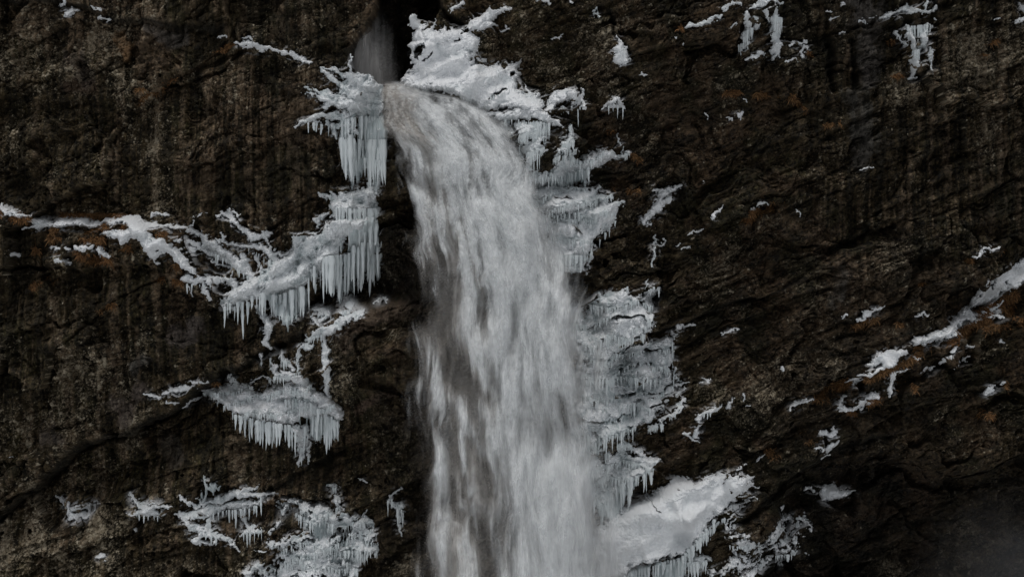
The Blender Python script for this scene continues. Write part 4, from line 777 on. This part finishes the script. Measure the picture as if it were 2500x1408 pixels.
formation("snow_patch", "faint snow rim on the brown boulder top beside the water", "snow", group="snow on the ledges", lump=.5, strokes=[S(5,(315,795,3),(350,780,6),(400,790,4))])
# ------------------------------------------------------------------ dry grass on the ledges (uncountable blades)
rs = np.random.RandomState(3)
bx, bz, bl = [], [], []
for g_ in GR:
    st = S(g_[0], *g_[1:])
    for k in range(len(st) - 1):
        a, b = st[k], st[k + 1]
        L = math.dist(a[:2], b[:2]); rm = (a[2] + b[2]) / 2
        n = int(L * rm * 2 * 1500) + 60
        t = rs.rand(n); w = np.clip(rs.randn(n) * .45, -1, 1)
        r = a[2] * (1 - t) + b[2] * t
        x = a[0] * (1 - t) + b[0] * t + w * r * .4 + rs.randn(n) * r * .35; z = a[1] * (1 - t) + b[1] * t + rs.randn(n) * r * .5
        ok = tn(x, z, .5, 31) + .4 * tn(x, z, .15, 32) > -.1
        bx.append(x[ok]); bz.append(z[ok])
bx = np.concatenate(bx); bz = np.concatenate(bz)
nb = len(bx)
by = rock_y(bx, bz) - .01
ln = .12 + .22 * rs.rand(nb)
az = rs.rand(nb) * 2 * math.pi; out = .3 + .5 * rs.rand(nb); up = rs.rand(nb) * 1.3 - .6
d = np.stack([np.cos(az) * .6, -out, up], -1); d /= np.linalg.norm(d, axis=1, keepdims=True)
side = np.stack([rs.randn(nb), rs.randn(nb) * .4, rs.randn(nb)], -1); side -= d * (side * d).sum(1, keepdims=True); side /= np.linalg.norm(side, axis=1, keepdims=True)
p0 = np.stack([bx, by, bz], -1); w0 = (.012 + .012 * rs.rand(nb))[:, None]
mid = p0 + d * (ln * .55)[:, None]; tip = p0 + d * ln[:, None] + np.array([0, 0, -1.0]) * (ln * .35)[:, None]
Vg = np.stack([p0 - side * w0, p0 + side * w0, mid + side * w0 * .8, mid - side * w0 * .8, tip + side * w0 * .15, tip - side * w0 * .15], 1).reshape(-1, 3)
i6 = np.arange(nb, dtype=np.int32)[:, None] * 6
Fg = np.concatenate([i6 + np.array([0, 1, 2, 3]), i6 + np.array([3, 2, 4, 5])])
cA, cB, cC = np.array([.28, .145, .06]), np.array([.12, .066, .034]), np.array([.32, .215, .11])
q = rs.rand(nb, 1); hue = np.clip(.5 + .5 * tn(bx, bz, .8, 33), 0, 1)[:, None]
cg = (cA * q + cB * (1 - q)) * (1 - .35 * hue) + cC * .35 * hue * q
grass = mesh_obj("dry_grass", Vg, Fg, M_GRASS, attrs={"col": np.repeat(cg, 6, 0)}, smooth=False)
tag(grass, "rust orange dry grass growing on the rock ledges", "grass", kind="stuff")

# thin dusting of snow on the small rock steps around the snow fields
upf = np.gradient(gblur(Y, G, .03), G, axis=0)
prox = gblur(FOOT, G, .22)
dust = sstep(.65, 1.25, upf + .5 * fg + 1.2 * prox - .75 + .5 * tn(X, Z, .6, 45)) * sstep(.04, .35, prox)
C2 = mixc(C, np.clip(dust * .8, 0, .9), (.62, .63, .64))
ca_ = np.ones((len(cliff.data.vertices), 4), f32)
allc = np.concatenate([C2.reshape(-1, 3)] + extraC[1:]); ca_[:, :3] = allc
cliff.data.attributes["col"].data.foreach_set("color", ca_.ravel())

# ------------------------------------------------------------------ the waterfall
fall = bpy.data.objects.new("waterfall", None); COL.objects.link(fall)
fall.location = (0.5, -1.0, -30)
tag(fall, "tall white waterfall pouring over the cliff between icy ledges", "waterfall")
bpy.context.view_layer.update()
LE = [(190, 938), (215, 938), (240, 944), (300, 950), (330, 965), (365, 985), (420, 1000), (500, 1014), (600, 1026), (700, 1038), (800, 1036), (900, 1040), (1000, 1042), (1100, 1048), (1400, 1052), (1900, 1050)]
RE = [(190, 985), (215, 1005), (228, 1060), (240, 1112), (270, 1165), (310, 1210), (350, 1240), (400, 1265), (450, 1285), (500, 1300), (550, 1325), (600, 1342), (680, 1368), (760, 1388), (850, 1405), (1000, 1425), (1100, 1432), (1250, 1450), (1400, 1480), (1900, 1590)]
def interp(T, v): return np.interp(v, [t[0] for t in T], [t[1] for t in T])
ST = 2.0
pyv = np.arange(196, 1800, ST); K = len(pyv)
NU = 330
# falling water speeds up, so streaks lengthen downwards
vv = np.sqrt(np.maximum(pyv - 190, 0) * PX + .15) * 9.0         # streak coordinate
WT = [fft_noise(1024, 1024, 1.0, 20, 20, 0, p_, 60 + i_) for i_, p_ in enumerate((2.6, 3.4, 2.0))]
def wn_(u, v, su, sv, k, off): return bil(WT[k], u * su * 20 + off * 53.1, v * sv * 20 + off * 31.7)
def water_obj(name, px, Pv, yy, dens, col, label=None):
    k = (DIST + yy) / DIST
    K_, N_ = px.shape
    V = np.stack([wx(px) * k, yy, wz(Pv) * k], -1).reshape(-1, 3)
    F = grid_faces(K_, N_)[:, ::-1]
    dn = dens.ravel().astype(f32)
    F = F[dn[F].max(1) > .004]
    used = np.zeros(len(V), bool); used[F.ravel()] = True; re = np.cumsum(used) - 1
    o = mesh_obj(name, V[used], re[F].astype(np.int32), M_WATER, parent=fall, attrs={"dens": dn[used], "col": col.reshape(-1, 3).astype(f32)[used]})
    if label: o["label"] = label
    return o
FOAM = np.array([.85, .87, .875])
def WP(n, w, a, *pts): return ([(ORG[n][0] + x * KC, ORG[n][1] + y * KC) for x, y in pts], w * KC, a if a > 0 else a * (.68 if n != 2 else .4))
STRANDS = [WP(8, 48, .55, (700, -200), (745, 0), (785, 350), (770, 650), (772, 800), (800, 985)), WP(8, 38, .5, (790, 960), (800, 1100), (800, 1500)), WP(8, 24, .3, (650, 60), (690, 300), (700, 560)), WP(8, 24, .3, (655, 1080), (720, 1300), (745, 1500)),
    WP(8, 34, .6, (870, 100), (905, 300), (975, 420)), WP(8, 14, .5, (900, 380), (908, 600)), WP(8, 20, .55, (855, 430), (905, 640), (965, 810)), WP(8, 16, .5, (985, 830), (985, 950), (1012, 1115)), WP(8, 44, .35, (1000, 430), (1040, 560), (1090, 780)), WP(8, 22, .3, (1100, 400), (1150, 560), (1195, 720)), WP(8, 20, .35, (900, 820), (915, 905)), WP(8, 16, .3, (940, 1140), (975, 1260)), WP(8, 22, .35, (1060, 880), (1120, 1080), (1150, 1300)),
    WP(5, 34, .35, (590, -40), (610, 220), (650, 520)), WP(5, 34, .5, (780, 500), (770, 600), (735, 770)), WP(5, 34, .35, (730, -60), (750, 200), (780, 420)), WP(5, 26, .3, (880, 820), (860, 1000), (870, 1300)), WP(5, 22, .3, (700, 850), (715, 1100), (740, 1300)), WP(5, 22, .35, (900, 560), (960, 640), (1010, 780)), WP(5, 26, .3, (900, 300), (940, 440), (950, 560)),
    WP(5, 62, .6, (1000, -60), (1050, 150), (1100, 450), (1150, 750), (1195, 1000), (1240, 1220), (1290, 1500)), WP(8, 60, .4, (1150, 0), (1230, 400), (1300, 800), (1330, 1200), (1350, 1500)), WP(8, 40, .35, (1370, 330), (1430, 600), (1445, 1040)), WP(8, 36, .3, (1470, 560), (1530, 790)), WP(5, 46, .35, (1290, 520), (1400, 720), (1480, 1000), (1560, 1350)), WP(5, 44, .35, (1230, 20), (1330, 380), (1390, 620)), WP(5, 40, .3, (1480, 620), (1590, 860)),
    WP(2, 50, .4, (860, 660), (1000, 820), (1120, 1080), (1170, 1400)), WP(2, 44, .4, (1060, 660), (1230, 850), (1400, 1150), (1520, 1400)), WP(2, 34, .35, (900, 1000), (920, 1200), (930, 1420)), WP(2, 40, .3, (1260, 760), (1450, 980), (1560, 1200)),
    WP(5, 28, -.6, (895, 300), (880, 430), (865, 620)), WP(5, 24, -.45, (930, 400), (990, 560), (1010, 640)), WP(5, 34, -.7, (955, 1150), (985, 1300), (1050, 1420)), WP(8, 24, -.75, (828, 225), (850, 420), (880, 620), (930, 740)), WP(8, 36, -.7, (975, 500), (1040, 640), (1085, 830)), WP(8, 30, -.6, (880, 770), (860, 900), (890, 1010)), WP(8, 44, -.55, (1050, 120), (1130, 280), (1160, 400)), WP(8, 36, -.6, (905, 1020), (880, 1200), (870, 1450)), WP(8, 34, -.5, (1000, 920), (1050, 1200), (1070, 1500)), WP(8, 22, -.4, (1140, 560), (1185, 700)),
    WP(5, 22, -.3, (1130, 230), (1170, 380), (1215, 620)), WP(5, 30, -.45, (1250, 80), (1300, 260)), WP(5, 26, -.35, (1415, 600), (1435, 760), (1450, 940)), WP(5, 30, -.35, (1040, 800), (1080, 950), (1110, 1100)), WP(2, 62, -.45, (1010, 930), (1050, 1100), (1080, 1300)), WP(2, 40, -.5, (880, 860), (950, 960)), WP(2, 30, -.35, (1170, 900), (1230, 1080), (1250, 1250)), WP(2, 24, -.3, (1370, 1000), (1450, 1200)), WP(8, 40, -.5, (640, 200), (620, 500), (640, 800)), WP(5, 44, -.3, (640, 560), (660, 800)), WP(5, 40, -.4, (800, 930), (790, 1150), (800, 1300)), WP(5, 30, -.3, (1300, 860), (1330, 1000)), WP(8, 30, -.25, (1480, 850), (1530, 1050))]
def water_layer(name, depth, seed, spread, dmul, detail, veil=0.0, label=None, hard=0.0):
    u = np.linspace(-.10 - spread, 1.10 + spread * 1.6, NU)
    U, Pv = np.meshgrid(u, pyv); VV = np.repeat(vv[:, None], NU, 1)
    Lx = interp(LE, Pv); Rx = interp(RE, Pv)
    px = Lx + U * (Rx - Lx)
    wid = (Rx - Lx) * PX
    px = px + wn_(U * 4, VV, .5, .25, 1, seed) * 5
    Um = U * np.maximum(wid, 1.2)                               # metres across
    C0 = 11                                                      # the surges run through every sheet
    calm = sstep(235, 430, Pv)
    Um = Um + wn_(Um, VV, .6, .5, 1, C0 + 7) * .12 * calm
    jit = wn_(Um, VV * .2, 1.6, .5, 1, C0 + 1) * calm
    v1 = VV + jit * .6                                          # ragged fronts
    bigw = .8 * wn_(Um, v1, .62, .34, 1, C0 + 2) + .6 * wn_(Um, v1, .7, .34, 1, seed + 2)
    medw = .75 * wn_(Um + bigw * .08, v1 + bigw * .2, 2.1, .52, 1, C0 + 3) + .65 * wn_(Um + bigw * .08, v1, 2.1, .52, 1, seed + 3)
    fine = .7 * wn_(Um + medw * .03, v1, 5.2, .9, 0, C0 + 4) + .7 * wn_(Um + medw * .03, v1, 5.2, .9, 0, seed + 4)
    bigw = bigw * (.3 + .7 * calm); medw = medw * (.35 + .65 * calm)
    strand = .75 * wn_(Um + bigw * .05, VV, 2.8, .15, 0, C0 + 6) + .65 * wn_(Um + bigw * .05, VV, 7.5, .22, 0, C0 + 8)
    lefty = sstep(.55, .3, U); up_ = sstep(900, 450, Pv); low = sstep(700, 1000, Pv)
    n = .5 * bigw + (.45 + .15 * up_) * medw + (.28 + .25 * up_) * fine + (.34 + .22 * lefty) * strand
    tr = n.copy()                                                # every surge has a clear front below and trails off upwards
    for r in range(K - 2, -1, -1):
        tr[r] = np.maximum(tr[r], tr[r + 1] - .03)
    n = .62 * tr + .38 * n - .25 + .20 * wn_(Um, VV, 12, 4.5, 2, seed + 14) * (.3 + .7 * up_)
    body = sstep(.20, .58, U) * .53 + .24 * sstep(-.05, .2, U)
    sx = px + medw * 5 + fine * 2.5 + jit * 4; sy = Pv + jit * 12 + medw * 8
    for pts, w, a in STRANDS:
        x0_, x1_ = min(p[0] for p in pts) - 3.2 * w - 20, max(p[0] for p in pts) + 3.2 * w + 20
        y0_, y1_ = min(p[1] for p in pts) - 3.2 * w - 40, max(p[1] for p in pts) + 3.2 * w + 40
        r0_, r1_ = np.searchsorted(pyv, (y0_, y1_))
        if r1_ <= r0_: continue
        w_ = slice(r0_, r1_)
        best = np.full(sx[w_].shape, 1e9)
        tot = len(pts) - 1
        tt = np.zeros_like(best)
        for k in range(tot):
            d, t_ = seg_d(sx[w_], sy[w_], pts[k], pts[k + 1])
            c = d < best; best = np.where(c, d, best); tt = np.where(c, (k + t_) / tot, tt)
        ww = w * (.75 + .35 * tt)
        body[w_] += a * np.exp(-(best / ww) ** 2) * sstep(0, .25, tt)
    mist = sstep(850, 1300, Pv) * sstep(.46, .68, U)
    d0 = body - .22 + n * detail * .8 * (1 - .55 * mist) + .26 * mist
    if hard: d0 = .5 + (d0 - .5) * (1 + hard)
    dens = dmul * np.clip(d0, 0, 1)
    dens = np.maximum(dens, veil * np.clip(.80 + .22 * bigw + .14 * medw + .17 * strand, .3, 1.6) * np.clip(.62 + .6 * body, .5, 1.25))
    eL = sstep(-.04 - spread * .6, .12 + .05 * low, U + .03 * medw + .02 * fine); eR = sstep(1.08 + spread * 1.6, .94 - .12 * low, U + .03 * medw * (1 - mist) + .015 * fine)
    dens = np.clip(dens * eL * eR, 0, .97)
    # brown glassy water where it first bends over the lip
    sl = (px - 1000) - (Pv - 230) * .18
    glass = sstep(34, -34, sl + 26 * medw + 10 * fine) * sstep(375, 320, Pv + medw * 16)
    dens = np.where(Pv < 430, np.maximum(dens, glass * .85 * eL), dens) * sstep(196, 214, Pv)
    froth = sstep(-.9, 1.2, .9 * wn_(Um, VV, 10, 5.0, 2, seed + 9) + .6 * wn_(Um, VV, 6.0, .4, 0, C0 + 10) + .2 * medw)
    foam = np.clip(1 - glass + glass * froth * .85, 0, 1)[..., None]
    grain = (1 + .10 * wn_(Um, VV, 8, 4.0, 2, seed + 12) * (1 - .6 * mist))[..., None]
    peat = np.clip(.62 - body - .25 * n, 0, .5)[..., None] * (1 - mist)[..., None]
    white = FOAM * (1 - peat) + np.array([.46, .40, .335]) * peat
    col = (np.array([.37, .35, .325]) * (1 - foam) + white * foam) * np.clip(grain, .7, 1.2)
    fall_m = np.maximum(Pv - 225, 0) * PX
    arc = -.96 * np.sqrt(fall_m + .001) + 1.0 * sstep(240, 200, Pv)
    yy = -1.0 + arc + depth - .9 * np.sin(np.clip(U, 0, 1) * math.pi) - (.26 * bigw + .20 * medw + .05 * fine + .5 * np.clip(body - .5, -.5, .8)) * sstep(215, 320, Pv) - .02 * fine - .03 * medw
    return water_obj(name, px, Pv, yy, dens, col, label)
water_layer("water_sheet", .9, 11, .07, .72, .75, veil=.82, label="rear sheet of falling water")
water_layer("water_sheet", .3, 22, .0, .70, .95, hard=.1, veil=.20, label="middle sheet of falling water")
water_layer("water_sheet", -.4, 33, .0, .62, 1.1, hard=.35, label="front sheet of falling water")
water_layer("spray_veil", -1.0, 44, .07, .28, .6, veil=.10, label="thin outer veil of spray")
# the upper drop, half hidden in the dark cleft
for q_, (y_, al_) in enumerate(((1.9, .55), (1.2, .45), (.5, .30))):
    Pv, px = np.meshgrid(np.arange(20, 236, 2.0), np.arange(825, 1000, 2.0), indexing="ij")
    xm, zm = px * PX, Pv * PX
    lx = np.interp(Pv, [20, 60, 100, 150, 232], [920, 885, 862, 846, 842]); rx = np.interp(Pv, [20, 60, 120, 232], [936, 942, 950, 952])
    st_ = .7 * wn_(xm, zm, 3.6, .14, 0, 81 + q_) + .6 * wn_(xm, zm, 1.3, .7, 1, 85 + q_)
    dn = sstep(-10, 30, px - lx) * sstep(30, -52, px - rx + 16 * st_) * sstep(25, 120, Pv + 18 * st_) * np.clip(al_ * (1 + .38 * st_ + .12 * wn_(xm, zm, 5, .9, 0, 82 + q_)), 0, .9)
    water_obj("upper_fall", px, Pv, y_ + .3 * st_ + .8 * ((px - 905) / 60) ** 2, dn, np.ones(px.shape + (3,)) * np.array([.86, .845, .82]), "misty upper drop inside the dark cleft")

# ------------------------------------------------------------------ drifting spray (uncountable): soft volumes of mist
def mist(name, label, c, r, dens):
    bpy.ops.mesh.primitive_ico_sphere_add(subdivisions=3, radius=1, location=c)
    o = bpy.context.object; o.name = name; o.scale = r
    m = bpy.data.materials.new("spray_mist"); m.use_nodes = True; nt = m.node_tree; nt.nodes.clear()
    out = node(nt, "ShaderNodeOutputMaterial"); pv = node(nt, "ShaderNodeVolumePrincipled")
    tc = node(nt, "ShaderNodeTexCoord"); ln_ = node(nt, "ShaderNodeVectorMath", operation='LENGTH')
    nt.links.new(tc.outputs["Object"], ln_.inputs[0])
    mr = node(nt, "ShaderNodeMapRange"); mr.interpolation_type = 'SMOOTHSTEP'
    for i, v in enumerate((1.0, 0.15, 0.0, dens)): mr.inputs[i + 1].default_value = v
    nt.links.new(ln_.outputs["Value"], mr.inputs[0])
    nz_ = node(nt, "ShaderNodeTexNoise"); nz_.inputs["Scale"].default_value = 2.2; nz_.inputs["Detail"].default_value = 3
    nt.links.new(tc.outputs["Object"], nz_.inputs["Vector"])
    mu = node(nt, "ShaderNodeMath", operation='MULTIPLY'); m2 = node(nt, "ShaderNodeMapRange")
    m2.inputs[1].default_value = .35; m2.inputs[2].default_value = .65; m2.inputs[3].default_value = .3; m2.inputs[4].default_value = 1.7
    nt.links.new(nz_.outputs["Fac"], m2.inputs[0]); nt.links.new(mr.outputs[0], mu.inputs[0]); nt.links.new(m2.outputs[0], mu.inputs[1])
    nt.links.new(mu.outputs[0], pv.inputs["Density"]); pv.inputs["Color"].default_value = (.9, .92, .95, 1)
    nt.links.new(pv.outputs[0], out.inputs["Volume"])
    o.data.materials.append(m)
    return tag(o, label, "mist", kind="stuff")
mist("mist", "faint pale mist drifting over the dark rock in the lower right corner", (24.5, -4, -14.5), (6.5, 3.5, 6.0), .036)
mist("spray", "soft spray drifting off the right side of the waterfall's foot", (4.2, -6.2, -13.0), (3.0, 2.6, 6.0), .085)
